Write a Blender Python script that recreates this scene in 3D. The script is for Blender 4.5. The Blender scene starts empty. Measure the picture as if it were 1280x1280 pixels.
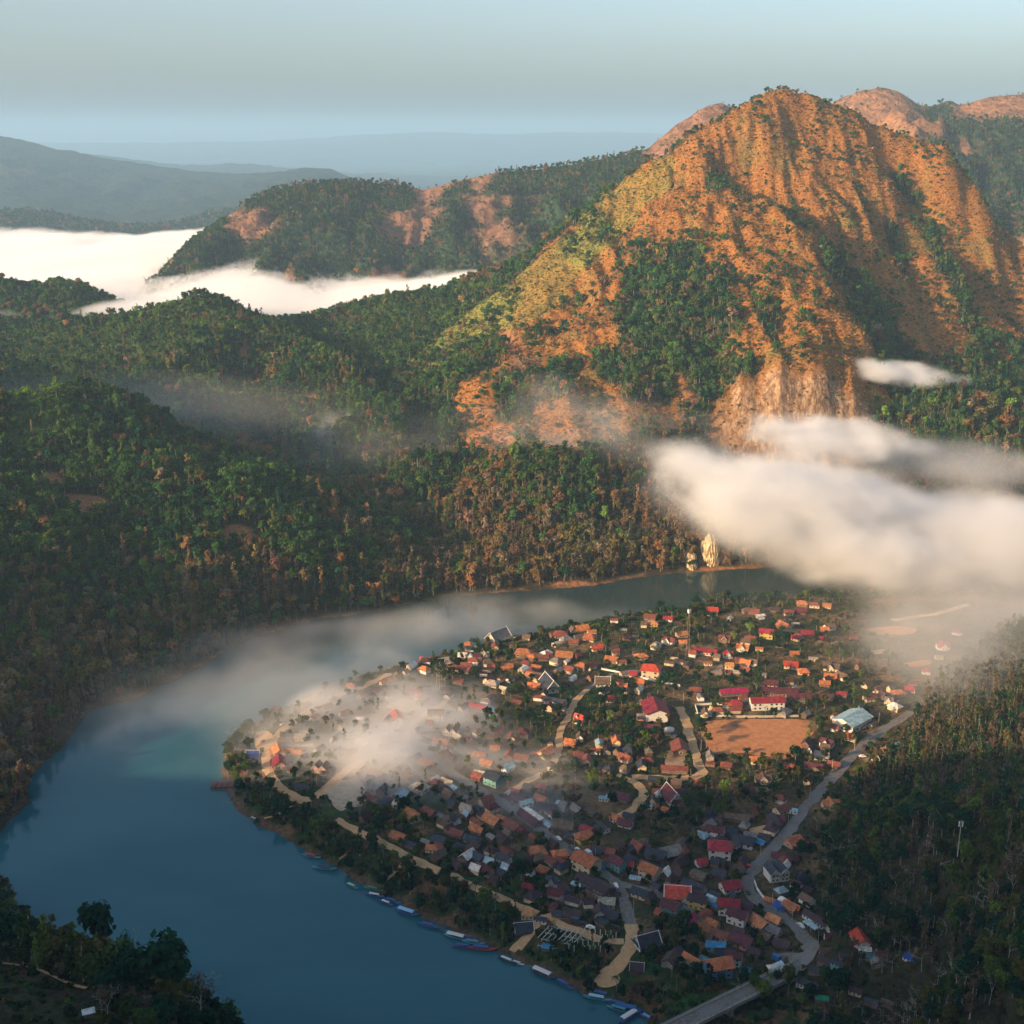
import bpy, math, random
import numpy as np
from mathutils import Vector, Matrix

# ------------------------------------------------------------------ camera, sky, sun, exposure
S = bpy.context.scene
TILT = math.atan(470 / 1600)
CAM = np.array([0.0, 0.0, 372.0])
cd = bpy.data.cameras.new("camera")
cam = bpy.data.objects.new("camera", cd)
S.collection.objects.link(cam)
cam.location = CAM
cam.rotation_euler = (math.pi / 2 - TILT, 0, 0)
cd.sensor_width = 36
cd.lens = 45.0
cd.clip_start = 1
cd.clip_end = 90000
S.camera = cam
S.render.resolution_x = S.render.resolution_y = 1024

SUN_AZ = math.radians(58)      # sun stands this far to the left of straight behind the camera
SUN_EL = math.radians(17)
TO_SUN = np.array([-math.sin(SUN_AZ) * math.cos(SUN_EL), -math.cos(SUN_AZ) * math.cos(SUN_EL), math.sin(SUN_EL)])
W = bpy.data.worlds.new("World")
S.world = W
W.use_nodes = True
wn = W.node_tree
wn.nodes.clear()
sky = wn.nodes.new("ShaderNodeTexSky")
sky.sky_type = 'NISHITA'
sky.sun_disc = False
sky.sun_elevation = SUN_EL
sky.sun_rotation = math.atan2(TO_SUN[0], TO_SUN[1])
sky.altitude = 400
sky.air_density = 1.0
sky.dust_density = 3.7
sky.ozone_density = 3.0
bgn = wn.nodes.new("ShaderNodeBackground")
bgn.inputs[1].default_value = 0.14
wout = wn.nodes.new("ShaderNodeOutputWorld")
hs = wn.nodes.new('ShaderNodeHueSaturation'); hs.inputs['Saturation'].default_value = .76; hs.inputs['Hue'].default_value = .49
wn.links.new(sky.outputs[0], hs.inputs['Color']); wn.links.new(hs.outputs[0], bgn.inputs[0])
wn.links.new(bgn.outputs[0], wout.inputs[0])
sd = bpy.data.lights.new("sun", 'SUN')
sd.energy = 5.0
sd.angle = math.radians(0.6)
sd.color = (1.0, 0.66, 0.34)
sun = bpy.data.objects.new("sun", sd)
S.collection.objects.link(sun)
sun.rotation_euler = Vector(TO_SUN).to_track_quat('Z', 'Y').to_euler()
S.view_settings.view_transform = 'Standard'
S.view_settings.look = 'None'
S.view_settings.exposure = 0.80
S.view_settings.gamma = 1.0
S.view_settings.use_curve_mapping = False
S.cycles.max_bounces = 8
S.cycles.diffuse_bounces = 2
S.cycles.glossy_bounces = 2
S.cycles.transparent_max_bounces = 8
S.cycles.transmission_bounces = 2
S.cycles.volume_bounces = 5
S.cycles.volume_step_rate = 1.0
S.cycles.volume_max_steps = 256
S.cycles.use_denoising = True
S.cycles.use_adaptive_sampling = True
S.cycles.adaptive_threshold = 0.02

# ------------------------------------------------------------------ helpers
random.seed(7)
RNG = np.random.default_rng(7)
ct, st = math.cos(TILT), math.sin(TILT)
FWD = np.array([0, ct, -st]); UPV = np.array([0, st, ct]); RGT = np.array([1.0, 0, 0])

def ray(px, py):
    return FWD + (px - 640) / 1600 * RGT + (640 - py) / 1600 * UPV
def P(px, py, Y):
    """the point at forward distance Y that the picture shows at px, py"""
    d = ray(px, py)
    return CAM + d * (Y / d[1])
def G(px, py, z=9.0):
    """the point at height z that the picture shows at px, py"""
    d = ray(px, py)
    return CAM + d * ((z - CAM[2]) / d[2])
def Wz(px, Y, z):
    depth = Y * ct + (CAM[2] - z) * st
    return np.array([(px - 640) / 1600 * depth, Y, z])
def project(x, y, z):
    dx, dy, dz = x - CAM[0], y - CAM[1], z - CAM[2]
    f = dy * ct - dz * st
    u = dy * st + dz * ct
    f = np.where(f < 1, 1, f)
    return 640 + 1600 * dx / f, 640 - 1600 * u / f, f

def _hash(ix, iy, seed):
    h = (ix.astype(np.int64) * 374761393 + iy.astype(np.int64) * 668265263 + seed * 1274126177) & 0xffffffff
    h = ((h ^ (h >> 13)) * 1274126177) & 0xffffffff
    h = h ^ (h >> 16)
    return (h & 0xffff) / 65535.0
def vnoise(x, y, seed=0):
    """gradient noise, about -1..1"""
    x = np.asarray(x, float); y = np.asarray(y, float)
    ix = np.floor(x).astype(np.int64); iy = np.floor(y).astype(np.int64)
    fx = x - ix; fy = y - iy
    u = fx * fx * fx * (fx * (fx * 6 - 15) + 10); v = fy * fy * fy * (fy * (fy * 6 - 15) + 10)
    def g(a, b):
        an = _hash(ix + a, iy + b, seed) * 2 * math.pi
        return np.cos(an) * (fx - a) + np.sin(an) * (fy - b)
    n = (g(0, 0) * (1 - u) + g(1, 0) * u) * (1 - v) + (g(0, 1) * (1 - u) + g(1, 1) * u) * v
    return n * 1.5
def fbm(x, y, oct=4, seed=0, gain=0.5, ridged=False):
    t = 0; a = 1; s = 0
    for o in range(oct):
        n = vnoise(x * 2 ** o, y * 2 ** o, seed + 17 * o)
        if ridged: n = 1 - 2 * np.abs(n)
        t = t + a * n; s += a; a *= gain
    return t / s
def sstep(a, b, x):
    t = np.clip((x - a) / (b - a), 0, 1)
    return t * t * (3 - 2 * t)

def rbf(pts, c=12.0):
    pts = np.array(pts, float)
    X = pts[:, :2] / 100; z = pts[:, 2]; c = c / 100
    n = len(X)
    D = np.sqrt(((X[:, None] - X[None]) ** 2).sum(-1) + c * c)
    A = np.zeros((n + 3, n + 3))
    A[:n, :n] = D - np.eye(n) * 0.02
    A[:n, n] = 1; A[:n, n + 1:] = X; A[n, :n] = 1; A[n + 1:, :n] = X.T
    w = np.linalg.solve(A, np.concatenate([z, np.zeros(3)]))
    def f(x, y):
        x = np.asarray(x, float) / 100; y = np.asarray(y, float) / 100
        sh = x.shape; x = x.ravel(); y = y.ravel()
        out = w[n] + w[n + 1] * x + w[n + 2] * y
        for i in range(n):
            out += w[i] * np.sqrt((x - X[i, 0]) ** 2 + (y - X[i, 1]) ** 2 + c * c)
        return out.reshape(sh)
    return f
def densify(line, step=45):
    out = [np.array(line[0], float)]
    for a, b in zip(line[:-1], line[1:]):
        a = np.array(a, float); b = np.array(b, float)
        k = max(1, int(np.linalg.norm(b[:2] - a[:2]) // step))
        for i in range(1, k + 1): out.append(a + (b - a) * i / k)
    return out
def inside(poly, x, y):
    poly = np.asarray(poly); c = np.zeros(np.shape(x), bool)
    n = len(poly)
    for i in range(n):
        x1, y1 = poly[i]; x2, y2 = poly[(i + 1) % n]
        if y1 == y2: continue
        c ^= ((y1 > y) != (y2 > y)) & (x < (x2 - x1) * (y - y1) / (y2 - y1) + x1)
    return c
def dist_line(poly, x, y, closed=True):
    poly = np.asarray(poly); d = np.full(np.shape(x), 1e9)
    n = len(poly)
    for i in range(n if closed else n - 1):
        a = poly[i]; b = poly[(i + 1) % n]
        e = b - a; L = max((e ** 2).sum(), 1e-9)
        t = np.clip(((x - a[0]) * e[0] + (y - a[1]) * e[1]) / L, 0, 1)
        d = np.minimum(d, (x - a[0] - t * e[0]) ** 2 + (y - a[1] - t * e[1]) ** 2)
    return np.sqrt(d)
def smooth_line(pts, it=2):
    pts = [np.array(p, float) for p in pts]
    for _ in range(it):
        q = [pts[0]]
        for a, b in zip(pts[:-1], pts[1:]): q += [a * .75 + b * .25, a * .25 + b * .75]
        q.append(pts[-1]); pts = q
    return np.array(pts)
def tag(o, label=None, cat=None, group=None, kind=None):
    if label: o['label'] = label
    if cat: o['category'] = cat
    if group: o['group'] = group
    if kind: o['kind'] = kind
    return o
def link(o, parent=None):
    S.collection.objects.link(o)
    if parent is not None: o.parent = parent
    return o
def mesh_np(name, co, faces, mat=None, smooth=True, parent=None, linked=True):
    me = bpy.data.meshes.new(name)
    me.from_pydata([tuple(map(float, c)) for c in co], [], faces)
    if smooth: me.polygons.foreach_set('use_smooth', [True] * len(me.polygons))
    me.update()
    if mat: me.materials.append(mat)
    o = bpy.data.objects.new(name, me)
    return link(o, parent) if linked else o
def grid_mesh(name, X, Y, Z, mat):
    """X, Y, Z are (ny, nx) arrays"""
    ny, nx = X.shape
    me = bpy.data.meshes.new(name)
    co = np.stack([X, Y, Z], -1).reshape(-1, 3).astype(np.float32)
    i = np.arange(ny * nx).reshape(ny, nx)
    f = np.stack([i[:-1, :-1], i[:-1, 1:], i[1:, 1:], i[1:, :-1]], -1).reshape(-1, 4)
    me.vertices.add(len(co)); me.vertices.foreach_set('co', co.ravel())
    me.loops.add(f.size); me.loops.foreach_set('vertex_index', f.ravel().astype(np.int32))
    me.polygons.add(len(f)); me.polygons.foreach_set('loop_start', (np.arange(len(f)) * 4).astype(np.int32))
    me.polygons.foreach_set('use_smooth', np.ones(len(f), bool))
    me.update(calc_edges=True); me.validate()
    if mat: me.materials.append(mat)
    return link(bpy.data.objects.new(name, me))
def color_attr(o, name, rgb):
    a = o.data.color_attributes.new(name, 'FLOAT_COLOR', 'POINT')
    rgba = np.ones((len(rgb), 4), np.float32); rgba[:, :3] = rgb
    a.data.foreach_set('color', rgba.ravel())

# ---- node helper
class NT:
    def __init__(s, name):
        s.m = bpy.data.materials.new(name); s.m.use_nodes = True
        s.t = s.m.node_tree; s.t.nodes.clear()
        s.out = s.n("OutputMaterial")
    def n(s, typ, **kw):
        nd = s.t.nodes.new("ShaderNode" + typ)
        for k, v in kw.items(): setattr(nd, k, v)
        return nd
    def l(s, a, b): s.t.links.new(a, b)
    def put(s, sock, v):
        if isinstance(v, bpy.types.NodeSocket): s.l(v, sock)
        elif isinstance(v, (tuple, list)) and len(v) == 3 and sock.type == 'RGBA': sock.default_value = (*v, 1)
        else: sock.default_value = v
    def math(s, op, a, b=0.0, c=None, clamp=False):
        nd = s.n("Math", operation=op, use_clamp=clamp)
        s.put(nd.inputs[0], a); s.put(nd.inputs[1], b)
        if c is not None: s.put(nd.inputs[2], c)
        return nd.outputs[0]
    def vmath(s, op, a, b=(0, 0, 0)):
        nd = s.n("VectorMath", operation=op)
        s.put(nd.inputs[0], a)
        if op == 'SCALE': s.put(nd.inputs[3], b)
        else: s.put(nd.inputs[1], b)
        return nd.outputs[1] if op in ('LENGTH', 'DOT_PRODUCT') else nd.outputs[0]
    def mix(s, f, a, b, mode='MIX'):
        nd = s.n("Mix", data_type='RGBA', blend_type=mode)
        s.put(nd.inputs[0], f); s.put(nd.inputs[6], a); s.put(nd.inputs[7], b)
        return nd.outputs[2]
    def noise(s, vec, scale, detail=3, rough=0.5, color=False, lac=2.0):
        nd = s.n("TexNoise"); s.put(nd.inputs['Vector'], vec)
        nd.inputs['Scale'].default_value = scale; nd.inputs['Detail'].default_value = detail
        nd.inputs['Roughness'].default_value = rough; nd.inputs['Lacunarity'].default_value = lac
        return nd.outputs[1 if color else 0]
    def ramp(s, v, lo, hi, a=0.0, b=1.0):
        nd = s.n("MapRange", interpolation_type='SMOOTHSTEP')
        s.put(nd.inputs[0], v)
        for k, q in zip((1, 2, 3, 4), (lo, hi, a, b)): nd.inputs[k].default_value = q
        return nd.outputs[0]
    def pos(s): return s.n("NewGeometry").outputs[0]
    def bsdf(s, col, rough=0.9, normal=None, spec=0.2, **kw):
        b = s.n("BsdfPrincipled")
        s.put(b.inputs['Base Color'], col); s.put(b.inputs['Roughness'], rough)
        b.inputs['Specular IOR Level'].default_value = spec
        if normal is not None: s.l(normal, b.inputs['Normal'])
        for k, v in kw.items(): s.put(b.inputs[k], v)
        s.l(b.outputs[0], s.out.inputs[0])
        return b
    def bump(s, h, dist=1.0, strength=1.0):
        nd = s.n("Bump"); nd.inputs['Strength'].default_value = strength; nd.inputs['Distance'].default_value = dist
        s.l(h, nd.inputs['Height']); return nd.outputs[0]
# ------------------------------------------------------------------ river and land outline (ground plan)
outer_px = [(-260, 1060), (-90, 1040), (-8, 1068), (3, 1045), (22, 1015), (38, 1002), (36, 985), (46, 962), (72, 936), (101, 905), (109, 890),
            (165, 875), (217, 852), (277, 819), (311, 801), (390, 777), (480, 764), (520, 752), (560, 746), (600, 744),
            (660, 738), (740, 733), (790, 722), (850, 717), (900, 713), (1000, 706), (1060, 700), (1160, 694), (1280, 690), (1500, 682)]
inner_px = [(1500, 712), (1280, 727), (1100, 737), (1010, 742), (960, 748), (900, 753), (850, 760), (780, 768), (740, 776), (700, 783),
            (640, 797), (560, 815), (500, 832), (450, 845), (420, 856), (380, 872), (340, 893), (305, 913), (286, 935), (277, 955), (276, 975),
            (283, 995), (300, 1015), (330, 1033), (355, 1050), (385, 1069), (420, 1086), (450, 1104), (490, 1124), (530, 1148),
            (560, 1162), (600, 1182), (650, 1205), (700, 1226), (750, 1251), (800, 1273), (850, 1300), (900, 1340), (960, 1420), (1000, 1520)]
near_px = [(560, 1520), (420, 1440), (330, 1375), (200, 1290), (120, 1215), (60, 1165), (24, 1127), (14, 1105), (2, 1088), (-40, 1095), (-260, 1120)]
OUTER = np.array([G(x, y, 0)[:2] for x, y in outer_px])
INNER = np.array([G(x, y, 0)[:2] for x, y in inner_px])
NEARB = np.array([G(x, y, 0)[:2] for x, y in near_px])
RIVER = np.concatenate([OUTER, INNER, NEARB])

# ------------------------------------------------------------------ far side hills: ridge and valley lines, real distances
C = []
def L(*pts, step=60):
    q = [P(*p) if p[1] is not None else None for p in pts]
    C.extend(densify(q, step))
def V(*pts, step=60):
    C.extend(densify([Wz(*p) for p in pts], step))
C += [np.array([a[0], a[1], 1.5]) for a in densify([np.append(p, 1.5) for p in OUTER[2:]], 40)]
# hill A, the near left one
L((-60, 560, 1100), (60, 548, 1150), (130, 520, 1230), (180, 530, 1240), (250, 570, 1210), (330, 605, 1170), (400, 640, 1130), (450, 668, 1100), (500, 694, 1075), (530, 715, 1060))
L((100, 620, 1080), (100, 700, 980), (120, 780, 890)); L((250, 650, 1060), (250, 730, 960)); L((0, 640, 1020), (0, 720, 920), (0, 850, 780))
L((360, 680, 1040), (370, 730, 980))
V((-100, 1270, 40), (0, 1290, 36), (130, 1350, 36), (250, 1340, 26), (350, 1280, 16), (450, 1200, 14), (540, 1120, 5))
# hill B, the one with the pointed top
L((-150, 430, 1750), (0, 438, 1800), (60, 418, 1800), (110, 405, 1800), (180, 392, 1770), (225, 386, 1760), (250, 373, 1750), (262, 375, 1748), (285, 390, 1745), (310, 404, 1740), (345, 414, 1760), (400, 419, 1800), (440, 408, 1810), (480, 383, 1830), (560, 371, 1850), (630, 356, 1860), (660, 338, 1870))
L((253, 375, 1740), (265, 420, 1650), (262, 470, 1560), (250, 515, 1490)); L((305, 402, 1725), (350, 425, 1650), (395, 460, 1570), (440, 490, 1500), (465, 515, 1440), (500, 565, 1320), (535, 602, 1240), (560, 650, 1150))
L((170, 438, 1660), (100, 488, 1560), (20, 545, 1440)); V((325, 1560, 62), (320, 1470, 36), (330, 1400, 24)); V((150, 1600, 54), (110, 1500, 40), (60, 1420, 30)); V((40, 1700, 70), (-60, 1600, 50))
V((385, 1720, 95), (430, 1650, 68), (470, 1590, 50), (500, 1500, 36), (530, 1400, 24), (555, 1300, 16), (578, 1200, 11), (590, 1100, 4))
# dark hill at the far left, behind B
L((-120, 364, 2020), (0, 363, 2020), (30, 367, 2020), (60, 370, 2020), (90, 363, 2020), (118, 384, 2000)); V((-60, 1900, 80), (60, 1890, 82), (150, 1960, 70))
# meadow shoulder of the main mountain
L((660, 334, 1870), (600, 383, 1750), (545, 425, 1680), (495, 466, 1600)); L((560, 500, 1430), (590, 560, 1290), (610, 620, 1180), (630, 685, 1090)); V((560, 1560, 88), (600, 1640, 118))
# main mountain: skyline
L((660, 334, 1870), (700, 300, 1860), (730, 280, 1870), (760, 258, 1880), (800, 226, 1900), (850, 192, 1910), (900, 159, 1920), (940, 128, 1920), (960, 122, 1920), (985, 121, 1920), (1015, 125, 1930), (1060, 145, 1930), (1100, 170, 1930), (1150, 186, 1920), (1175, 195, 1900), (1203, 225, 1900), (1230, 285, 1900), (1246, 330, 1920), (1262, 380, 1940), (1280, 432, 1960), step=40)
# broad left face
L((700, 350, 1680), (700, 400, 1560), (700, 450, 1460), (705, 500, 1360), (705, 560, 1250), (700, 620, 1160), (700, 680, 1095))
L((800, 300, 1700), (800, 370, 1560), (800, 450, 1420), (800, 530, 1300), (800, 600, 1200), (800, 670, 1125))
L((860, 300, 1640), (870, 380, 1500), (885, 450, 1400), (893, 490, 1350), (905, 508, 1322)); L((905, 592, 1288), (900, 625, 1200), (905, 665, 1125))
L((760, 320, 1690), (745, 400, 1540))
# front spur F
L((960, 135, 1890), (905, 190, 1830), (882, 212, 1800), (905, 250, 1740), (950, 268, 1690), (985, 280, 1650), (1002, 300, 1610), (1010, 330, 1560), (1032, 375, 1490), (1055, 405, 1440), (1076, 430, 1400), (1072, 470, 1355), (1064, 498, 1325), step=35); L((1056, 600, 1288), (1050, 630, 1200), (1040, 668, 1128)); L((905, 508, 1322), (945, 498, 1312), (985, 500, 1308), (1025, 494, 1315), (1064, 498, 1325), step=20); L((905, 592, 1288), (945, 600, 1280), (985, 604, 1276), (1020, 602, 1280), (1056, 600, 1288), step=20)
L((960, 380, 1470), (970, 450, 1370)); L((980, 640, 1180), (980, 675, 1120))
V((915, 1790, 278), step=30); V((965, 1770, 275), (1000, 1740, 266), (1040, 1680, 228), (1085, 1590, 174), (1118, 1500, 120), (1130, 1420, 80), (1125, 1320, 50), (1110, 1250, 34), step=35)
# second rib
L((1000, 180, 1880), (1050, 235, 1810), (1082, 290, 1740), (1102, 330, 1700), (1135, 385, 1620), (1152, 430, 1540), (1160, 447, 1510), step=35)
V((1118, 1770, 222), (1140, 1690, 172), (1165, 1590, 120), (1180, 1510, 90), step=35)
L((1092, 215, 1860), (1130, 290, 1760), (1165, 360, 1680), (1200, 415, 1600), (1224, 464, 1520), step=35)
V((1112, 1890, 325), (1162, 1830, 262), (1197, 1740, 192), (1222, 1650, 143), (1245, 1560, 92), (1240, 1480, 78), step=35)
L((1175, 195, 1900), (1205, 245, 1850), (1234, 300, 1800), (1258, 375, 1740), (1268, 425, 1670), step=35)
V((1290, 1830, 190), (1300, 1740, 150))
# lower right forest
L((1150, 500, 1360), (1150, 560, 1270), (1150, 640, 1160)); L((1250, 500, 1420), (1250, 580, 1290), (1230, 650, 1180)); L((1330, 420, 1700), (1380, 480, 1520), (1400, 580, 1300)); L((1450, 400, 1900), (1550, 420, 2000))
# behind the ridges
V((-200, 2300, 30), (0, 2350, 30), (200, 2250, 30), (400, 2200, 30), (600, 2300, 50), (800, 2400, 120), (975, 2450, 160), (1150, 2400, 130), (1300, 2350, 90), (1500, 2400, 60), step=150)
V((0, 2700, 20), (500, 2700, 20), (1000, 2800, 60), (1400, 2700, 30), step=200)
# left of the frame: unseen hills, raised to shade bank and valley
for p in [(-700, 640, 190), (-580, 690, 135), (-470, 640, 75), (-380, 640, 22), (-620, 520, 120), (-820, 560, 210), (-900, 760, 170), (-700, 850, 150), (-520, 860, 85),
          (-600, 1140, 160), (-740, 1180, 215), (-900, 1250, 235), (-950, 1050, 150), (-1150, 700, 180), (-1100, 1400, 180), (-900, 1700, 120), (-1300, 2000, 100), (-520, 1060, 95), (-480, 780, 60)]: C.append(np.array(p, float))
C = np.array(C)
# drop near-coincident points
keep = []
for i, p in enumerate(C):
    if all((p[0] - C[j][0]) ** 2 + (p[1] - C[j][1]) ** 2 > 14 ** 2 for j in keep): keep.append(i)
C = C[keep]
f_far = rbf(C, 10)

# ------------------------------------------------------------------ right hill and the near mountain under the viewpoint
R_ = []
edge_px = [(1290, 745), (1240, 790), (1215, 815), (1180, 835), (1150, 865), (1125, 900), (1085, 945), (1045, 985), (1030, 1030), (1012, 1075), (1030, 1120), (1075, 1150), (1110, 1185), (1150, 1230), (1160, 1300)]
EDGE = [G(x, y, 9) for x, y in edge_px]
R_ += densify(EDGE, 35)
for p in [(1280, 850, 760), (1280, 930, 640), (1280, 1000, 540), (1280, 1080, 470), (1280, 1150, 420), (1280, 1230, 372), (1200, 920, 690), (1190, 1000, 590), (1180, 1075, 520), (1170, 1150, 468), (1230, 1200, 405),
          (1120, 1010, 600), (1100, 1060, 550), (1110, 1120, 505), (1130, 970, 650), (1220, 860, 765), (1280, 790, 850)]: R_.append(P(*p))
R_ += [np.array(p, float) for p in [(500, 500, 170), (500, 800, 70), (700, 900, 110), (420, 300, 210), (600, 200, 240), (300, 200, 180), (900, 600, 240), (160, 250, 60), (260, 380, 95), (800, 1200, 120)]]
for x, y in [(0, 900), (100, 700), (200, 800), (0, 600), (300, 950), (100, 950), (500, 1060), (60, 400), (-100, 800)]: R_.append(np.array([x, y, 4.0]))
f_right = rbf(R_, 15)
N_ = [P(-40, 1178, 372), P(0, 1172, 366), P(60, 1178, 360), P(110, 1185, 356), P(150, 1190, 352), P(190, 1212, 350), P(235, 1240, 346), P(275, 1268, 340), P(310, 1295, 332), P(340, 1330, 320),
      P(0, 1230, 320), P(100, 1250, 315), P(180, 1275, 310), P(0, 1290, 290), P(240, 1330, 300)]
N_ += [np.array([p[0], p[1], 1.5]) for p in densify([np.append(q, 1.5) for q in NEARB[1:]], 40)]
N_ += [np.array(p, float) for p in [(0, -25, 369), (-20, 10, 350), (30, 10, 348), (-40, 60, 290), (20, 80, 240), (0, 160, 130), (-60, 180, 160), (-120, 140, 235), (0, 260, 20), (60, 330, 8), (100, 200, 120), (120, 60, 260), (-200, 60, 300),
          (-350, 0, 380), (-250, 190, 225), (-330, 320, 150), (-300, 430, 85), (-450, 330, 170), (-420, 480, 60), (-500, 170, 300), (-650, 0, 380), (-760, -60, 440), (-870, -60, 450), (-870, 40, 370), (-870, 110, 285), (-870, 180, 235), (-870, 300, 200), (-980, 0, 380), (-1100, 100, 240), (-870, 390, 200), (-870, 480, 185), (-700, 300, 230), (-620, 430, 110), (-1000, 400, 200),  # far-left crest is unseen, shaped to lay its shade over the near village
          (-1300, 300, 150), (-1300, -200, 300), (-870, -180, 520), (-800, -280, 540), (-400, -250, 500), (0, -200, 480), (300, -150, 400), (500, -50, 330), (700, 50, 260)]]
f_near = rbf(N_, 15)

def axis(lo, a, b, hi, fine, coarse):
    return np.concatenate([np.arange(lo, a, coarse), np.arange(a, b, fine), np.arange(b, hi + 1, coarse)])
xs = axis(-1400, -330, 520, 1250, 2.6, 6.5)
ys = np.concatenate([np.arange(-320, 420, 12), np.arange(420, 1130, 2.6), np.arange(1130, 2050, 5.0), np.arange(2050, 2800, 12)])
GX, GY = np.meshgrid(xs, ys)
wob = 5 * fbm(GX / 45, GY / 45, 3, 3)
wob2 = 5 * fbm(GX / 45, GY / 45, 3, 5)
def coarse_eval(f, k=3):
    """evaluate on every k-th line and interpolate, fields are smooth between"""
    xi = np.unique(np.append(np.arange(0, len(xs), k), len(xs) - 1)); yi = np.unique(np.append(np.arange(0, len(ys), k), len(ys) - 1))
    a = f(*np.meshgrid(xs[xi], ys[yi]))
    b = np.array([np.interp(xs, xs[xi], r) for r in a])
    return np.array([np.interp(ys, ys[yi], b[:, j]) for j in range(len(xs))]).T
in_riv = inside(RIVER, GX + wob, GY + wob2)
d_riv = coarse_eval(lambda x, y: dist_line(RIVER, x, y), 2)
d_out = coarse_eval(lambda x, y: dist_line(OUTER, x, y, False), 4)
d_inn = coarse_eval(lambda x, y: dist_line(INNER, x, y, False), 4)
d_nea = coarse_eval(lambda x, y: dist_line(NEARB, x, y, False), 4)
# which bank
side_poly_inner = np.concatenate([INNER, [[900, 300], [1400, 300], [1400, 1060]]])
is_inner = inside(side_poly_inner, GX, GY)
is_near = (~is_inner) & (~in_riv) & ((GY < 470) | (d_nea < d_out))
zf = coarse_eval(f_far, 2); zr = coarse_eval(f_right, 3); zn = coarse_eval(f_near, 3)
# detail on the far hills
hh = .25 * sstep(3, 14, zf) + .75 * sstep(8, 60, zf)
px0, py0, _ = project(GX, GY, zf)
mtn = sstep(640, 700, px0 + 0.25 * (py0 - 400)) * sstep(30, 120, zf)
wx = GX + 22 * vnoise(GX / 160, GY / 160, 11)
gull = fbm(wx / 62, GY / 210, 3, 21, ridged=True)
gull2 = fbm((GX + 0.5 * GY) / 75, (GY - 0.4 * GX) / 130, 4, 31, ridged=True)
fold = fbm((GX * .8 + 0.6 * GY) / 190, (GY * .8 - 0.6 * GX) / 300, 2, 33, ridged=True)
det = mtn * (gull * 17) + (1 - mtn) * (gull2 * 9 + 32 * fold)
det *= 1 - .75 * (1 - mtn) * sstep(1600, 1700, GY)
det += 5.0 * fbm(GX / 70, GY / 70, 4, 41) + mtn * 5 * fbm(GX / 30, GY / 75, 3, 43, ridged=True) + mtn * 3.5 * fbm(GX / 21 + .3 * vnoise(GX / 50, GY / 50, 47), GY / 34, 3, 45, ridged=True)
det += 1.6 * fbm(GX / 16, GY / 16, 3, 51)
top = sstep(0, 1, sstep(330, 430, zf))
zf = zf + det * hh * (1 - 0.6 * top)
zf = np.maximum(zf, 1.2 + 0.10 * np.minimum(d_riv, 60))
bank = sstep(0, 14, d_riv)
z_far = bank * zf + (1 - bank) * 0.5
plain = 9 + 1.2 * fbm(GX / 140, GY / 140, 2, 61)
ramp = sstep(0, 30, d_riv + 4 * fbm(GX / 25, GY / 25, 2, 71)) 
hill_in = sstep(-6, 22, zr - 9) * np.maximum(zr - 9, 0)
z_in = 0.4 + (plain - 0.4) * ramp + hill_in * sstep(0, 60, d_riv) + 0.8 * fbm(GX / 12, GY / 12, 2, 81) * (sstep(2, 10, d_riv) * (1 - sstep(26, 40, d_riv)) + sstep(3, 12, hill_in))
dn = 6 * fbm(GX / 60, GY / 60, 3, 91) + 1.5 * fbm(GX / 14, GY / 14, 3, 92)
z_near = np.maximum(zn + dn * sstep(5, 40, zn) * sstep(60, 160, GY), 1.0)
z_near = sstep(0, 14, d_riv) * z_near + (1 - sstep(0, 14, d_riv)) * 0.5
Z = np.where(is_inner, z_in, np.where(is_near, z_near, z_far))
Z = np.where(in_riv, -0.5 - 2.5 * sstep(0, 14, d_riv), Z)
# the viewpoint: nothing may stand in front of the lens
los = CAM[2] - np.maximum(GY, 0) * 0.80
clear = (np.abs(GX) < 0.55 * np.maximum(GY, 0) + 30) & (GY > -12) & (GY < 300)
Z = np.where(clear, np.minimum(Z, los - 6), Z)

def H(x, y):
    x = np.asarray(x, float); y = np.asarray(y, float)
    i = np.clip(np.searchsorted(xs, x) - 1, 0, len(xs) - 2); j = np.clip(np.searchsorted(ys, y) - 1, 0, len(ys) - 2)
    u = np.clip((x - xs[i]) / (xs[i + 1] - xs[i]), 0, 1); v = np.clip((y - ys[j]) / (ys[j + 1] - ys[j]), 0, 1)
    return (Z[j, i] * (1 - u) + Z[j, i + 1] * u) * (1 - v) + (Z[j + 1, i] * (1 - u) + Z[j + 1, i + 1] * u) * v
def Aq(A, x, y):
    i = np.clip(np.searchsorted(xs, x) - 1, 0, len(xs) - 2); j = np.clip(np.searchsorted(ys, y) - 1, 0, len(ys) - 2)
    return A[j, i]
def place(px, py):
    """ground point on the inner plain seen at px, py"""
    p = G(px, py, 9.5)
    for _ in range(4):
        p = G(px, py, float(H(p[0], p[1])))
    return p

# ------------------------------------------------------------------ ground cover colours (real stains of soil, grass, rock; not light)
PXg, PYg, _ = project(GX, GY, Z)
def pxpoly(poly, soft=18, nz=48, seed=0):
    """soft mask of a patch of ground outlined as the picture shows it"""
    q = PXg + nz * fbm(GX / 40, GY / 40, 3, seed + 5); w = PYg + nz * .7 * fbm(GX / 40, GY / 40, 3, seed + 9)
    m = inside(poly, q, w).astype(float)
    return m
def ell(cx, cy, rx, ry, rot=0, seed=0, nz=0.8):
    c, s = math.cos(rot), math.sin(rot)
    u = ((PXg - cx) * c + (PYg - cy) * s) / rx; v = (-(PXg - cx) * s + (PYg - cy) * c) / ry
    r = np.sqrt(u * u + v * v) + nz * fbm(GX / 38, GY / 38, 4, 300 + seed)
    return 1 - sstep(0.8, 1.1, r)
far_land = (~is_inner) & (~is_near)
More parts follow.
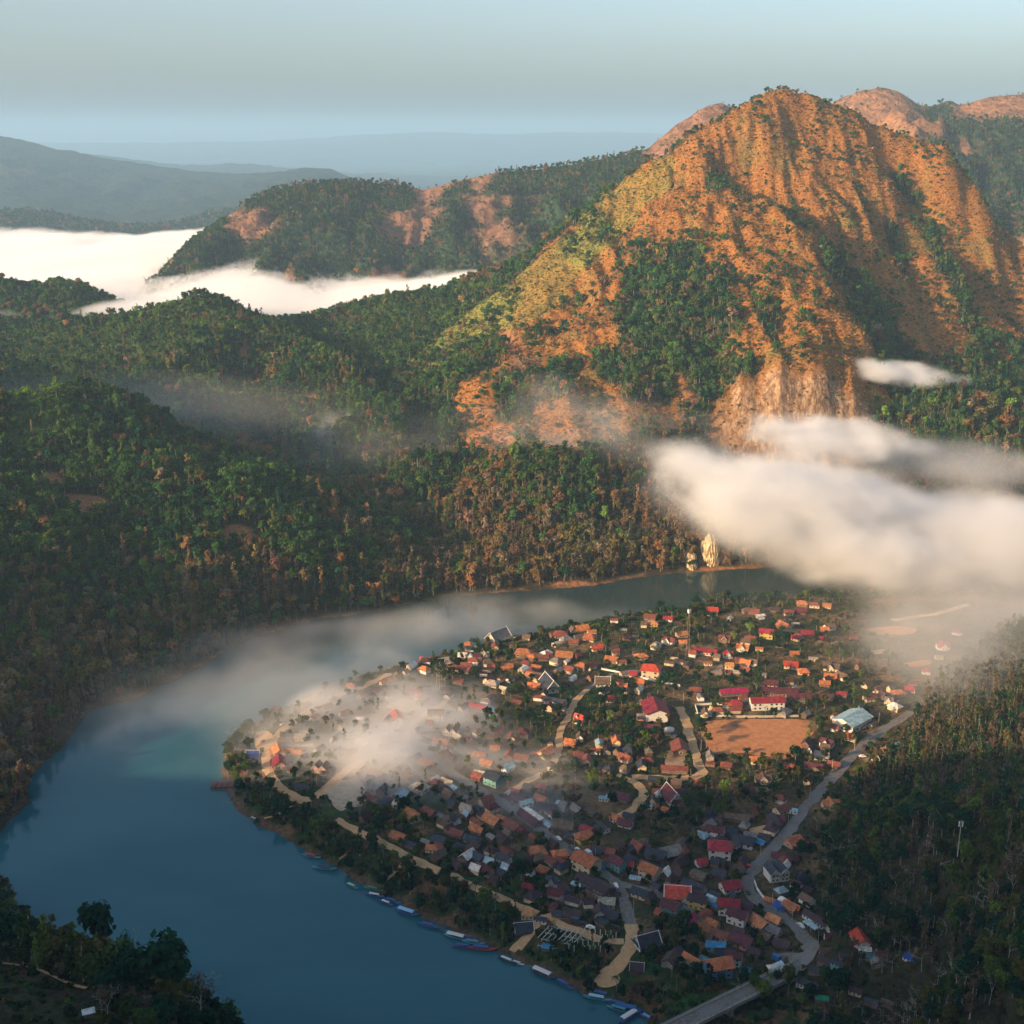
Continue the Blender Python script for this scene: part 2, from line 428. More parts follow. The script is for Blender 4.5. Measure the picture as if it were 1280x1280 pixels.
dry = pxpoly([(640, 345), (700, 290), (800, 205), (950, 90), (1060, 100), (1300, 180), (1300, 420), (1235, 470), (1200, 470), (1150, 452), (1100, 520), (1085, 590), (1000, 590), (905, 580), (885, 500), (830, 560), (700, 560), (590, 570), (575, 500), (640, 430)], seed=1)
dry = np.where((GY > 1100), dry, 0)
for e in [(850, 370, 75, 60, .5, 1), (800, 470, 55, 35, .3, 2), (880, 500, 40, 50, 0, 3), (840, 430, 70, 50, 0, 4), (730, 300, 40, 22, -.7, 6), (1150, 470, 60, 22, 0, 7), (700, 470, 22, 14, 0, 8), (960, 400, 25, 14, 1, 9), (1092, 395, 44, 17, 1.05, 60), (1045, 335, 34, 11, .75, 61), (1122, 440, 24, 26, 0, 62), (1172, 315, 44, 9, 1.15, 63), (1205, 385, 44, 11, 1.15, 64), (1130, 235, 30, 7, .9, 67), (1118, 310, 34, 6, 1.2, 65), (895, 230, 17, 10, .5, 66), (1225, 440, 20, 20, 0, 68), (930, 470, 26, 18, .4, 69), (800, 400, 30, 26, 0, 70), (640, 500, 30, 40, .5, 10)]:
    dry = dry * (1 - ell(*e[:5], seed=e[5]))
crag = ell(990, 520, 100, 60, .1, 20, .3) + ell(1150, 430, 30, 30, 0, 21) + ell(890, 695, 22, 22, 0, 22, .3) + ell(1000, 590, 90, 30, .1, 23)
dry = np.clip(dry + .7 * ell(990, 520, 110, 60, .1, 20, .3), 0, 1)
meadow = pxpoly([(480, 478), (500, 455), (560, 415), (600, 380), (660, 335), (700, 300), (760, 240), (830, 190), (850, 215), (740, 330), (690, 390), (620, 420), (560, 455), (520, 490)], nz=14, seed=3)
soil = np.zeros_like(Z)
for e in [(610, 548, 38, 14, -.2, 31), (700, 560, 28, 12, 0, 32), (295, 668, 26, 13, 0, 33), (304, 445, 6, 22, .1, 34), (60, 600, 22, 14, 0, 35), (720, 730, 34, 3.5, 0, 36), (110, 630, 40, 12, 0, 37), (270, 556, 12, 8, 0, 38), (860, 500, 14, 10, 0, 39),
          (940, 712, 60, 3, 0, 41), (1020, 702, 20, 3, 0, 42), (385, 500, 14, 9, 0, 43), (640, 430, 30, 10, .8, 44)]:
    soil = np.maximum(soil, ell(*e[:5], seed=e[5]))
greenhill = pxpoly([(120, 400), (255, 370), (420, 398), (560, 362), (640, 352), (600, 400), (480, 470), (400, 450), (300, 400), (180, 470), (60, 560), (0, 600), (0, 430)], nz=20, seed=5)
dry = np.where(far_land, dry, 0); meadow = np.where(far_land, meadow, 0); soil = np.where(far_land, soil, 0)
greenhill = np.where(far_land, greenhill, 0)
brown = np.where(far_land, np.clip(sstep(-.15, .35, fbm(GX / 90, GY / 90, 3, 401) + .45 * (1 - sstep(10, 45, Z)) + .5 * sstep(500, 620, PXg) * sstep(540, 600, PYg) - .2), 0, 1), 0)

def lerp(a, b, m): return a * (1 - m[..., None]) + np.array(b) * m[..., None]
col = np.zeros(Z.shape + (3,)) + np.array([.030, .040, .018])
col = lerp(col, [.060, .045, .025], brown * .8)
col = lerp(col, [.065, .11, .022], greenhill * .8)
col = lerp(col, [.29, .125, .032], np.clip(dry, 0, 1))
oliv = sstep(.1, .5, fbm(GX / 60, GY / 60, 4, 411)) * dry
col = lerp(col, [.20, .15, .045], oliv * .8)
col = lerp(col, [.22, .21, .045], meadow * (1 - .6 * dry))
col = lerp(col, [.36, .155, .07], soil)
# the near side
vil = is_inner & (hill_in < 3)
n1 = fbm(GX / 30, GY / 30, 4, 421)
vc = lerp(lerp(np.zeros(Z.shape + (3,)) + np.array([.075, .062, .034]), [.20, .125, .065], sstep(-.05, .4, n1)), [.035, .055, .020], sstep(.0, .35, -n1))
col = np.where(vil[..., None], vc, col)
bankm = is_inner & (d_riv < 42) & ~in_riv
n2 = fbm(GX / 17, GY / 17, 3, 431)
bc = lerp(lerp(np.zeros(Z.shape + (3,)) + np.array([.035, .055, .018]), [.15, .085, .048], sstep(.0, .3, n2)), [.025, .075, .02], sstep(.1, .4, -n2))
bc = lerp(bc, [.14, .085, .055], 1 - sstep(2, 6, d_riv))
col = np.where(bankm[..., None], bc, col)
col = lerp(col, [.045, .04, .022], np.where(is_inner & (hill_in >= 3), .8, 0))
nc = lerp(np.zeros(Z.shape + (3,)) + np.array([.040, .040, .022]), [.09, .055, .035], sstep(0, .4, n1))
col = np.where(is_near[..., None], nc, col)
m_ = far_land & (~in_riv)
col = lerp(col, [.24, .13, .07], np.where(m_, (1 - sstep(2.5, 7, d_riv)) * sstep(-.1, .3, n1) , 0))
m_crag = np.where(far_land, np.clip(crag, 0, 1), 0)

t = NT("ground_cover")
ca = t.n("VertexColor", layer_name="cover").outputs[0]
cr = t.n("VertexColor", layer_name="crag").outputs[0]
pos = t.pos()
nz1 = t.noise(pos, .35, 4, .6); nz2 = t.noise(pos, .06, 3, .55)
c1 = t.mix(t.ramp(nz1, .3, .7), t.mix(1, ca, (.55, .6, .6), 'MULTIPLY'), t.mix(1, ca, (1.35, 1.3, 1.2), 'MULTIPLY'))
c1 = t.mix(t.ramp(nz2, .55, .75, 0, .45), c1, t.mix(1, c1, (.55, .75, .6), 'MULTIPLY'))
nrm = t.n("NewGeometry").outputs[1]
sep = t.n("SeparateXYZ"); t.l(nrm, sep.inputs[0])
steep = t.ramp(t.math('ADD', sep.outputs[2], t.math('MULTIPLY', t.noise(pos, .12, 3, .6), .25)), .62, .92, 1, 0)
mp = t.n("Mapping"); t.l(pos, mp.inputs[0]); mp.inputs[3].default_value = (1, 1, .22)
streak = t.noise(mp.outputs[0], .22, 5, .65)
rock = t.mix(t.ramp(streak, .35, .68), (.15, .085, .05), (.46, .30, .17))
rk = t.math('MULTIPLY', cr, steep, clamp=True)
c1 = t.mix(rk, c1, rock)
bmp = t.bump(t.math('ADD', nz1, t.math('MULTIPLY', t.noise(pos, 1.3, 3, .6), .35)), 2.2, .9)
t.bsdf(c1, .95, bmp, .1)
M_ground = t.m
terr = grid_mesh("terrain", GX, GY, Z, M_ground)
color_attr(terr, "cover", np.clip(col, 0, 1).reshape(-1, 3))
color_attr(terr, "crag", np.repeat(m_crag.reshape(-1, 1), 3, 1))
terr['kind'] = 'structure'

# ------------------------------------------------------------------ river water
t = NT("river_water")
pos = t.pos()
mp = t.n("Mapping"); t.l(pos, mp.inputs[0]); mp.inputs[3].default_value = (.6, 1.3, 1); mp.inputs[2].default_value = (0, 0, .5)
w1 = t.noise(mp.outputs[0], .35, 3, .55)
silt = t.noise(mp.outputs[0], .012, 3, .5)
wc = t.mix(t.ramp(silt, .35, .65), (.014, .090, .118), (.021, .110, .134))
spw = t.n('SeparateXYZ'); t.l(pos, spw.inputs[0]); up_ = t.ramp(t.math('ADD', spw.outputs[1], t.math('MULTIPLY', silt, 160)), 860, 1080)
wc = t.mix(up_, wc, (.026, .046, .044))  # far reach painted darker grey-brown, standing in for the reflected brown hills
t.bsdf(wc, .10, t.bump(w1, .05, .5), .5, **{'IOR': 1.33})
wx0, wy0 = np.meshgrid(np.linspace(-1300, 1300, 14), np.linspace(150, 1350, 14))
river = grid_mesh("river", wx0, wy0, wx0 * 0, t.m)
river['kind'] = 'structure'

# ------------------------------------------------------------------ far ranges
t = NT("far_range_cover")
ca = t.n("VertexColor", layer_name="cover").outputs[0]
pos = t.pos(); nz1 = t.noise(pos, .05, 5, .65)
c1 = t.mix(t.ramp(nz1, .3, .7), t.mix(1, ca, (.5, .55, .55), 'MULTIPLY'), t.mix(1, ca, (1.4, 1.35, 1.3), 'MULTIPLY'))
t.bsdf(c1, .95, t.bump(nz1, 14, 1.0), .05)
M_far = t.m
FAR = []
def far_range(name, pts, fall_f, fall_b, z0, seed, step, colfun, amp=1.0, gul=120):
    """a mountain range: crest through real points, flanks falling to z0 on both sides"""
    cr_ = np.array([P(*p) for p in pts])
    x0, x1 = cr_[:, 0].min(), cr_[:, 0].max()
    ymean = cr_[:, 1].mean()
    X, Y = np.meshgrid(np.arange(x0, x1 + step, step), np.arange(cr_[:, 1].min() - fall_f * 1.1, cr_[:, 1].max() + fall_b * 1.1, step))
    zc = np.interp(X, cr_[:, 0], cr_[:, 2]); yc = np.interp(X, cr_[:, 0], cr_[:, 1])
    yw = yc + gul * .5 * vnoise(X / gul / 3, X * 0 + .5, seed)
    u = (Y - yw)
    w = np.where(u < 0, -u / fall_f, u / fall_b)
    rid = fbm(X / gul, Y / (gul * 2.2), 4, seed, ridged=True)
    k = np.clip(w - (rid * .24) * sstep(0.02, .4, w), 0, 1)
    h = (1 - k) ** 1.15
    Zr = z0 + (zc - z0) * h + amp * gul * .05 * fbm(X / gul * 2, Y / gul * 2, 4, seed + 3) * sstep(0.0, .15, w) * (1 - sstep(.9, 1, w))
    Zr += amp * gul * .012 * fbm(X / gul * 9, Y / gul * 9, 3, seed + 4)
    o = grid_mesh(name, X, Y, Zr, M_far)
    color_attr(o, "cover", np.clip(colfun(X, Y, Zr), 0, 1).reshape(-1, 3))
    o['kind'] = 'structure'
    FAR.append((X, Y, Zr, step))
    return o
def cf_mid(X, Y, Zr):
    px, py, _ = project(X, Y, Zr)
    n = fbm(X / 160, Y / 160, 4, 501)
    c = np.zeros(X.shape + (3,)) + np.array([.026, .052, .024])
    m = sstep(.20, .48, n + .45 * np.exp(-((px - 310) / 45) ** 2 - ((py - 270) / 26) ** 2) + .45 * np.exp(-((px - 530 + (py - 240) * .4) / 30) ** 2) + .5 * np.exp(-((px - 640) / 70) ** 2) * (py > 245) + .6 * sstep(760, 830, px))
    return lerp(c, [.24, .125, .075], m)
def cf_right(X, Y, Zr):
    px, py, _ = project(X, Y, Zr)
    n = fbm(X / 200, Y / 200, 4, 511)
    c = np.zeros(X.shape + (3,)) + np.array([.030, .048, .026])
    m = sstep(.0, .3, n * .6 + .75 * np.exp(-((px - 1095) / 60) ** 2 - ((py - 140) / 50) ** 2) + .5 * (py < 150) * (px > 1190) - .05)
    return lerp(c, [.28, .14, .07], m)
def cf_blue(X, Y, Zr):
    n = fbm(X / 400, Y / 400, 4, 521)
    return lerp(np.zeros(X.shape + (3,)) + np.array([.026, .045, .024]), [.10, .075, .05], sstep(.25, .6, n))
far_range("mid_range", [(190, 345, 2650), (215, 332, 2650), (240, 300, 2700), (262, 285, 2720), (300, 257, 2800), (330, 241, 2850), (380, 229, 2880), (440, 227, 2900), (500, 232, 2950), (530, 238, 2950), (560, 229, 2950), (620, 215, 2980),
                        (680, 210, 3000), (740, 200, 3000), (780, 192, 3000), (810, 184, 3000), (840, 158, 3000), (880, 133, 3000), (900, 127, 3000), (930, 136, 3000), (1010, 220, 3000), (1060, 300, 3000)], 620, 600, 20, 601, 9, cf_mid)
far_range("right_range", [(960, 300, 3500), (1000, 200, 3500), (1040, 128, 3500), (1075, 113, 3500), (1100, 108, 3500), (1125, 113, 3500), (1150, 131, 3500), (1162, 133, 3500), (1185, 124, 3500), (1195, 131, 3500), (1230, 122, 3500), (1280, 117, 3500), (1400, 130, 3500), (1600, 220, 3500)], 1000, 600, 20, 611, 11, cf_right, gul=170)
far_range("dark_range", [(-250, 262, 4300), (-60, 264, 4300), (0, 265, 4300), (50, 263, 4300), (90, 272, 4300), (120, 280, 4200), (150, 284, 4200), (185, 284, 4200), (215, 281, 4300), (260, 268, 4500), (300, 262, 4600), (380, 280, 4700), (520, 330, 4700)], 800, 500, 20, 621, 16, cf_blue, gul=150)
far_range("blue_range", [(-500, 150, 7000), (-100, 160, 7000), (0, 168, 7000), (45, 177, 7000), (75, 186, 7000), (90, 187, 7000), (130, 196, 7000), (180, 204, 7000), (240, 213, 7000), (300, 217, 6800), (350, 214, 6600), (380, 209, 6500), (410, 211, 6500), (440, 225, 6500), (520, 260, 6600), (700, 300, 6700)], 1900, 900, 20, 631, 30, cf_blue, amp=2.6, gul=300)
far_range("pale_range", [(-200, 215, 10500), (60, 188, 10500), (140, 195, 10500), (200, 205, 10500), (250, 207, 10500), (300, 204, 10500), (335, 207, 10500), (420, 218, 10500), (600, 235, 10500), (900, 240, 10500)], 2000, 1500, 20, 641, 55, cf_blue, amp=2.0, gul=500)
far_range("horizon_range", [(-900, 190, 21000), (-200, 178, 21000), (200, 178, 21000), (330, 176, 21000), (400, 172, 21000), (470, 168, 21000), (540, 165, 21000), (640, 167, 21000), (700, 165, 21000), (760, 164, 21000), (830, 167, 21000), (950, 172, 21000), (1300, 170, 21000), (1900, 185, 21000)], 3000, 2500, 20, 651, 160, cf_blue, gul=1500)
# the valley floor that carries on to the horizon, below the near ground sheet
bx, by = np.meshgrid(np.linspace(-30000, 30000, 41), np.linspace(-3000, 42000, 41))
vf = grid_mesh("valley_floor", bx, by, bx * 0 - 8, M_far)
color_attr(vf, "cover", np.tile([.03, .045, .02], (bx.size, 1)))
vf['kind'] = 'structure'

# pale limestone cliff at the waterline
def cliff(px, py0, py1, wpx, seed):
    b = G(px, py1, 0); w = wpx / (1600 / (b[1] * ct + CAM[2] * st)); hgt = (py1 - py0) / (1600 / (b[1] * ct + CAM[2] * st)) * 1.05
    u, v = np.meshgrid(np.linspace(-1, 1, 46), np.linspace(0, 1, 40))
    prof = (1 - np.abs(u) ** 3) * (1 - .25 * v) 
    X = b[0] + u * w / 2 * (1 - .25 * v ** 2); Zc = -2 + (hgt + 2) * v * (.75 + .25 * (1 - np.abs(u) ** 2)) + 1.2 * vnoise(u * 4, v * 0 + seed, seed) * v
    Yc = b[1] + 3 + 9 * v ** 1.6 + 10 * np.abs(u) ** 2.5 + 1.6 * fbm(u * 7, v * 2.2, 4, seed, ridged=True) + 1.0 * fbm(u * 14, v * 14, 3, seed + 1)
    Yc[-1] += 14; Yc[-2] += 5
    o = grid_mesh("limestone_cliff", X, Yc, Zc, M_rock); o['kind'] = 'structure'
t = NT("limestone"); pos = t.pos(); mp = t.n("Mapping"); t.l(pos, mp.inputs[0]); mp.inputs[3].default_value = (1, 1, .25)
sn = t.noise(mp.outputs[0], .45, 5, .65)
t.bsdf(t.mix(t.ramp(sn, .36, .6), (.20, .13, .075), (.62, .50, .30)), .9, t.bump(sn, .8, .8), .2); M_rock = t.m
cliff(891, 677, 713, 30, 3); cliff(866, 697, 716, 22, 9)
# ------------------------------------------------------------------ air: haze box and mist
def box_mesh(name, lo, hi, mat):
    x0, y0, z0 = lo; x1, y1, z1 = hi
    co = [(x0, y0, z0), (x1, y0, z0), (x1, y1, z0), (x0, y1, z0), (x0, y0, z1), (x1, y0, z1), (x1, y1, z1), (x0, y1, z1)]
    return mesh_np(name, co, [(0, 3, 2, 1), (4, 5, 6, 7), (0, 1, 5, 4), (1, 2, 6, 5), (2, 3, 7, 6), (3, 0, 4, 7)], mat, smooth=False)
t = NT("haze_air")
pv = t.n("VolumePrincipled")
pv.inputs['Color'].default_value = (.48, .72, .95, 1)
pv.inputs['Density'].default_value = 0.00006
pv.inputs['Anisotropy'].default_value = 0.0
t.l(pv.outputs[0], t.out.inputs[1])
tf = NT("far_air"); pvf = tf.n("VolumePrincipled"); pvf.inputs['Color'].default_value = (.33, .59, .84, 1); pvf.inputs['Density'].default_value = 0.000065
tf.l(pvf.outputs[0], tf.out.inputs[1]); tag(box_mesh("distant_haze", (-30500, 3300, -9), (30500, 42500, 638), tf.m), kind='stuff')
haze = box_mesh("haze", (-31000, -3500, -10), (31000, 43000, 640), t.m)
tag(haze, kind='stuff')

def mist(name, centre, size, dens, seed, nscale=2.0, rot=0.0, tilt=0.0, wisp=.8, lo=.06, hi=.8, detail=5, rate=.6, colr=(.97, .97, .97)):
    """a bank of mist: closed hull, its inside filled with uneven density that thins out long before the hull"""
    t = NT(name + "_air")
    tc = t.n("TexCoord").outputs[3]
    mp = t.n("Mapping"); t.l(tc, mp.inputs[0]); mp.inputs[1].default_value = (seed * 3.7, seed * 1.9, seed * 5.1)
    k = np.array(size) / max(size); mp.inputs[3].default_value = tuple(k * np.array([1, 1, 1.6]))
    nz = t.noise(mp.outputs[0], nscale, detail, .56)
    warp = t.noise(mp.outputs[0], nscale * .6, 2, .5, color=True)
    wv = t.vmath('SCALE', t.vmath('SUBTRACT', warp, (.5, .5, .5)), 1.1)
    r = t.vmath('LENGTH', t.vmath('ADD', tc, wv))
    body = t.math('SUBTRACT', 1.0, r)
    body = t.math('ADD', body, t.math('MULTIPLY', t.math('SUBTRACT', nz, .5), wisp * 2))
    edge = t.ramp(t.vmath('LENGTH', tc), .97, .6, 0, 1)
    d = t.math('MULTIPLY', t.math('POWER', t.ramp(body, lo, hi, 0, 1), 1.6), edge)
    d = t.math('MULTIPLY', d, dens)
    pv = t.n("VolumePrincipled")
    pv.inputs['Color'].default_value = (*colr, 1)
    t.l(d, pv.inputs['Density'])
    t.l(pv.outputs[0], t.out.inputs[1])
    t.m.cycles.volume_step_rate = rate
    import bmesh
    bm = bmesh.new(); bmesh.ops.create_icosphere(bm, subdivisions=3, radius=1.0)
    me = bpy.data.meshes.new(name); bm.to_mesh(me); bm.free(); me.materials.append(t.m)
    o = link(bpy.data.objects.new(name, me))
    o.location = centre; o.scale = size; o.rotation_euler = (0, tilt, rot)
    tag(o, kind='stuff')
    return o
def Pc(px, py, Y): return tuple(P(px, py, Y))
mist("cloud", Pc(1050, 650, 1045), (205, 110, 60), .060, 1, 2.4, tilt=.22, rot=-.1)
mist("cloud", Pc(915, 605, 1075), (120, 75, 40), .05, 2, 2.2, tilt=.2)
mist("cloud", Pc(1240, 672, 1050), (200, 120, 50), .035, 3, 2.2, tilt=.08)
mist("cloud", Pc(1085, 695, 1010), (100, 70, 34), .05, 13, 2.2)
mist("cloud", Pc(1045, 548, 1190), (120, 70, 28), .07, 4, 2.2, tilt=.08)
mist("cloud", Pc(1122, 466, 1370), (92, 50, 18), .09, 5, 2.2, tilt=.1)
mist("mist", Pc(508, 940, 735), (150, 135, 36), .075, 6, 2.2, rot=-.5)
mist("mist", Pc(460, 850, 850), (110, 80, 30), .010, 16, 2.2, rot=-.3)
mist("mist", Pc(590, 790, 950), (230, 90, 28), .017, 7, 2.2, rot=.12)
mist("mist", Pc(570, 975, 690), (150, 110, 30), .022, 8, 2.2, rot=-.6)
mist("mist", Pc(1230, 780, 870), (200, 220, 50), .007, 9, 2.4)
mist("mist", Pc(465, 548, 1380), (110, 70, 28), .016, 10, 2.4, tilt=.3)
mist("mist", Pc(770, 560, 1210), (190, 60, 55), .006, 11, 2.4, tilt=.2)
mist("mist", Pc(600, 490, 1440), (120, 60, 40), .008, 17, 2.4, tilt=-.5)
mist("mist", Pc(190, 515, 1380), (480, 120, 60), .0017, 20, 1.5, rot=-.1, wisp=.2)
mist("mist", Pc(480, 560, 1330), (170, 130, 55), .0032, 21, 2.0, wisp=.4)
mist("mist", Pc(760, 520, 1290), (200, 50, 50), .006, 22, 3.0, tilt=.15)
mist("mist", Pc(1190, 590, 1180), (200, 90, 40), .010, 23, 3.0, tilt=.1)
mist("mist", Pc(340, 850, 800), (190, 150, 16), .008, 12, 2.4, rot=.4)

# sea of fog in the far valley: a bank 90 m deep that fills the valley floor between the hills
t = NT("fog_sea_air")
pos = t.pos()
sp = t.n("SeparateXYZ"); t.l(pos, sp.inputs[0])
mp = t.n("Mapping"); t.l(pos, mp.inputs[0]); mp.inputs[3].default_value = (1, .6, 1.6)
nz = t.noise(mp.outputs[0], .0035, 4, .55)
topz = t.math('ADD', 76, t.math('MULTIPLY', nz, 95))
d = t.ramp(t.math('SUBTRACT', topz, sp.outputs[2]), -3, 14, 0, .05)
pv = t.n("VolumePrincipled"); pv.inputs['Color'].default_value = (.89, .90, .91, 1); t.l(d, pv.inputs['Density'])
t.l(pv.outputs[0], t.out.inputs[1])
fog = box_mesh("fog_sea", (-3400, 1930, 15), (1500, 3650, 170), t.m)
tag(fog, kind='stuff')
# ------------------------------------------------------------------ plants
def foliage_mat(name, inst, base=(.05, .085, .025)):
    t = NT(name)
    if inst:
        tint = t.n("Attribute", attribute_type='INSTANCER', attribute_name='tint').outputs[0]
    else:
        tint = t.n("ObjectInfo").outputs[1]
    pos = t.pos()
    n = t.noise(pos, .8, 2, .6)
    c = t.mix(t.ramp(n, .3, .7), t.mix(1, tint, (.72, .75, .8), 'MULTIPLY'), t.mix(1, tint, (1.35, 1.3, 1.1), 'MULTIPLY'))
    d = t.n("BsdfDiffuse"); t.l(c, d.inputs[0])
    tr = t.n("BsdfTranslucent"); t.l(t.mix(1, c, (1.1, 1.2, .6), 'MULTIPLY'), tr.inputs[0])
    mx = t.n("MixShader"); mx.inputs[0].default_value = .22
    t.l(d.outputs[0], mx.inputs[1]); t.l(tr.outputs[0], mx.inputs[2]); t.l(mx.outputs[0], t.out.inputs[0])
    return t.m
M_leafI = foliage_mat("leaves_of_the_wood", True)
M_leafT = foliage_mat("leaves", False)
t = NT("bark")
pos = t.pos(); mpb = t.n("Mapping"); t.l(pos, mpb.inputs[0]); mpb.inputs[3].default_value = (3, 3, .5)
t.bsdf(t.mix(t.noise(mpb.outputs[0], 1.2, 3), (.10, .075, .055), (.30, .26, .21)), .9)
M_bark = t.m
t = NT("pale_bark")
pos = t.pos(); mpb = t.n("Mapping"); t.l(pos, mpb.inputs[0]); mpb.inputs[3].default_value = (3, 3, .5)
t.bsdf(t.mix(t.noise(mpb.outputs[0], 1.2, 3), (.24, .20, .16), (.50, .46, .40)), .9)
M_palebark = t.m

class MB:
    def __init__(s): s.v = []; s.f = []
    def tube(s, a, b, ra, rb, n=5):
        a = np.array(a, float); b = np.array(b, float); d = b - a; d /= max(np.linalg.norm(d), 1e-6)
        u = np.cross(d, [0, 0, 1] if abs(d[2]) < .9 else [1, 0, 0]); u /= np.linalg.norm(u); w = np.cross(d, u)
        k = len(s.v)
        for c, r in ((a, ra), (b, rb)):
            for i in range(n):
                th = 2 * math.pi * i / n
                s.v.append(c + r * (math.cos(th) * u + math.sin(th) * w))
        for i in range(n):
            j = (i + 1) % n
            s.f.append((k + i, k + j, k + n + j, k + n + i))
        s.f.append(tuple(range(k + n, k + 2 * n)))
    def card(s, c, nrm, up, w, h):
        c = np.array(c, float)
        r = np.cross(up, nrm); r /= max(np.linalg.norm(r), 1e-6); q = np.cross(nrm, r)
        k = len(s.v)
        s.v += [c - r * w - q * h * .4, c + r * w * .6 - q * h, c + r * w + q * h * .5, c - r * w * .3 + q * h]
        s.f.append((k, k + 1, k + 2, k + 3))
    def box(s, lo, hi, yaw=0.0, c=(0, 0, 0)):
        x0, y0, z0 = lo; x1, y1, z1 = hi; k = len(s.v)
        cc, ss = math.cos(yaw), math.sin(yaw)
        for z in (z0, z1):
            for x, y in ((x0, y0), (x1, y0), (x1, y1), (x0, y1)):
                s.v.append(np.array([x * cc - y * ss + c[0], x * ss + y * cc + c[1], z + c[2]]))
        s.f += [(k, k + 3, k + 2, k + 1), (k + 4, k + 5, k + 6, k + 7), (k, k + 1, k + 5, k + 4), (k + 1, k + 2, k + 6, k + 5), (k + 2, k + 3, k + 7, k + 6), (k + 3, k, k + 4, k + 7)]
    def face(s, *pts):
        k = len(s.v); s.v += [np.array(p, float) for p in pts]; s.f.append(tuple(range(k, k + len(pts))))
    def mesh(s, name, mat=None, smooth=False):
        me = bpy.data.meshes.new(name)
        me.from_pydata([tuple(map(float, p)) for p in s.v], [], s.f)
        if smooth: me.polygons.foreach_set('use_smooth', [True] * len(me.polygons))
        if mat: me.materials.append(mat)
        me.update()
        return me
    def build(s, name, mat=None, parent=None, smooth=False, color=None):
        o = link(bpy.data.objects.new(name, s.mesh(name, mat, smooth)), parent)
        if color: o.color = (*color, 1)
        return o

def lobes_crown(rg, lobes, leaf, ncard):
    """leaf clumps through the volume of several uneven lobes"""
    m = MB()
    tot = sum(l[3] * l[4] for l in lobes)
    for (cx, cy, cz, r, rz) in lobes:
        n = int(ncard * r * rz / tot)
        for _ in range(n):
            d = rg.normal(size=3); d /= np.linalg.norm(d)
            rr = rg.uniform(.55, 1.06) if rg.random() < .85 else rg.uniform(.2, .6)
            if d[2] < -.5: d[2] *= .5
            p = np.array([cx, cy, cz]) + d * np.array([r, r, rz]) * rr
            nn = d * .9 + rg.normal(size=3) * .45 + np.array([0, 0, .35]); nn /= np.linalg.norm(nn)
            up = rg.normal(size=3); w = leaf * rg.uniform(.55, 1.25)
            m.card(p, nn, up, w, w * rg.uniform(.6, 1.0))
    return m
def trunk_with_limbs(rg, h, r0, tips, top=.7):
    m = MB()
    p = np.array([0, 0, -1.0]); r = r0
    q = np.array([rg.normal() * .2, rg.normal() * .2, h * .35]); m.tube(p, q, r, r * .75, 6)
    z = np.array([rg.normal() * .3, rg.normal() * .3, h * top]); m.tube(q, z, r * .75, r * .35, 5)
    for tp in tips:
        s = q + (z - q) * rg.uniform(.1, .9)
        m.tube(s, tp, r * .32, r * .08, 4)
    return m
def mk_round(rg, h, w, leaf=.75, ncard=420, base=.35):
    lobes = []
    for i in range(rg.integers(6, 9)):
        a = rg.uniform(0, 6.28); d = w * rg.uniform(.15, .62)
        z = h * rg.uniform(base + .1, .86); r = w * rg.uniform(.32, .55)
        lobes.append((math.cos(a) * d, math.sin(a) * d, z, r, r * rg.uniform(.65, .95)))
    lobes.append((0, 0, h * .78, w * .5, h * .2))
    return lobes_crown(rg, lobes, leaf, ncard), trunk_with_limbs(rg, h, h * .028, [np.array(l[:3]) for l in lobes[:5]])
def mk_tall(rg, h, w, leaf=.6, ncard=260):
    lobes = []
    for i in range(6):
        z = h * (.26 + .125 * i) ; r = w * rg.uniform(.45, .8) * (1.1 - .09 * i)
        a = rg.uniform(0, 6.28); lobes.append((math.cos(a) * w * .3, math.sin(a) * w * .3, z, r, r * 1.1))
    return lobes_crown(rg, lobes, leaf, ncard), trunk_with_limbs(rg, h, h * .014 + .05, [np.array(l[:3]) for l in lobes[2:]], .92)
def mk_bamboo(rg, h, w, n=26):
    m = MB(); tk = MB()
    for i in range(n):
        a = rg.uniform(0, 6.28); out = w * rg.uniform(.2, 1.0); hh = h * rg.uniform(.7, 1)
        prev = np.array([math.cos(a) * .4, math.sin(a) * .4, 0])
        for k in range(1, 7):
            s = k / 6
            p = np.array([math.cos(a) * out * s ** 2.2, math.sin(a) * out * s ** 2.2, hh * (1.25 * s - .25 * s ** 4 if s < .9 else 1.25 * s - .42 * s ** 4)])
            if k < 4 and i % 3 == 0: tk.tube(prev, p, .07, .05, 3)
            if k > 1:
                for _ in range(3):
                    nn = rg.normal(size=3) + np.array([math.cos(a), math.sin(a), 1.0]); nn /= np.linalg.norm(nn)
                    m.card((prev + p) / 2 + rg.normal(size=3) * .35, nn, p - prev, .28 + .25 * rg.random(), .9)
            prev = p
    return m, tk
def mk_dead(rg, h):
    m = MB()
    def br(p, d, l, r, k):
        q = p + d * l; m.tube(p, q, r, r * .6, 4)
        if k == 0: return
        for _ in range(3 if k > 1 else 2):
            e = d + rg.normal(size=3) * .55; e[2] = abs(e[2]) * .7 + .15; e /= np.linalg.norm(e)
            br(q, e, l * rg.uniform(.45, .7), r * .55, k - 1)
    br(np.array([0, 0, -.5]), np.array([rg.normal() * .06, rg.normal() * .06, 1.0]), h * .5, h * .007 + .05, 4)
    return m
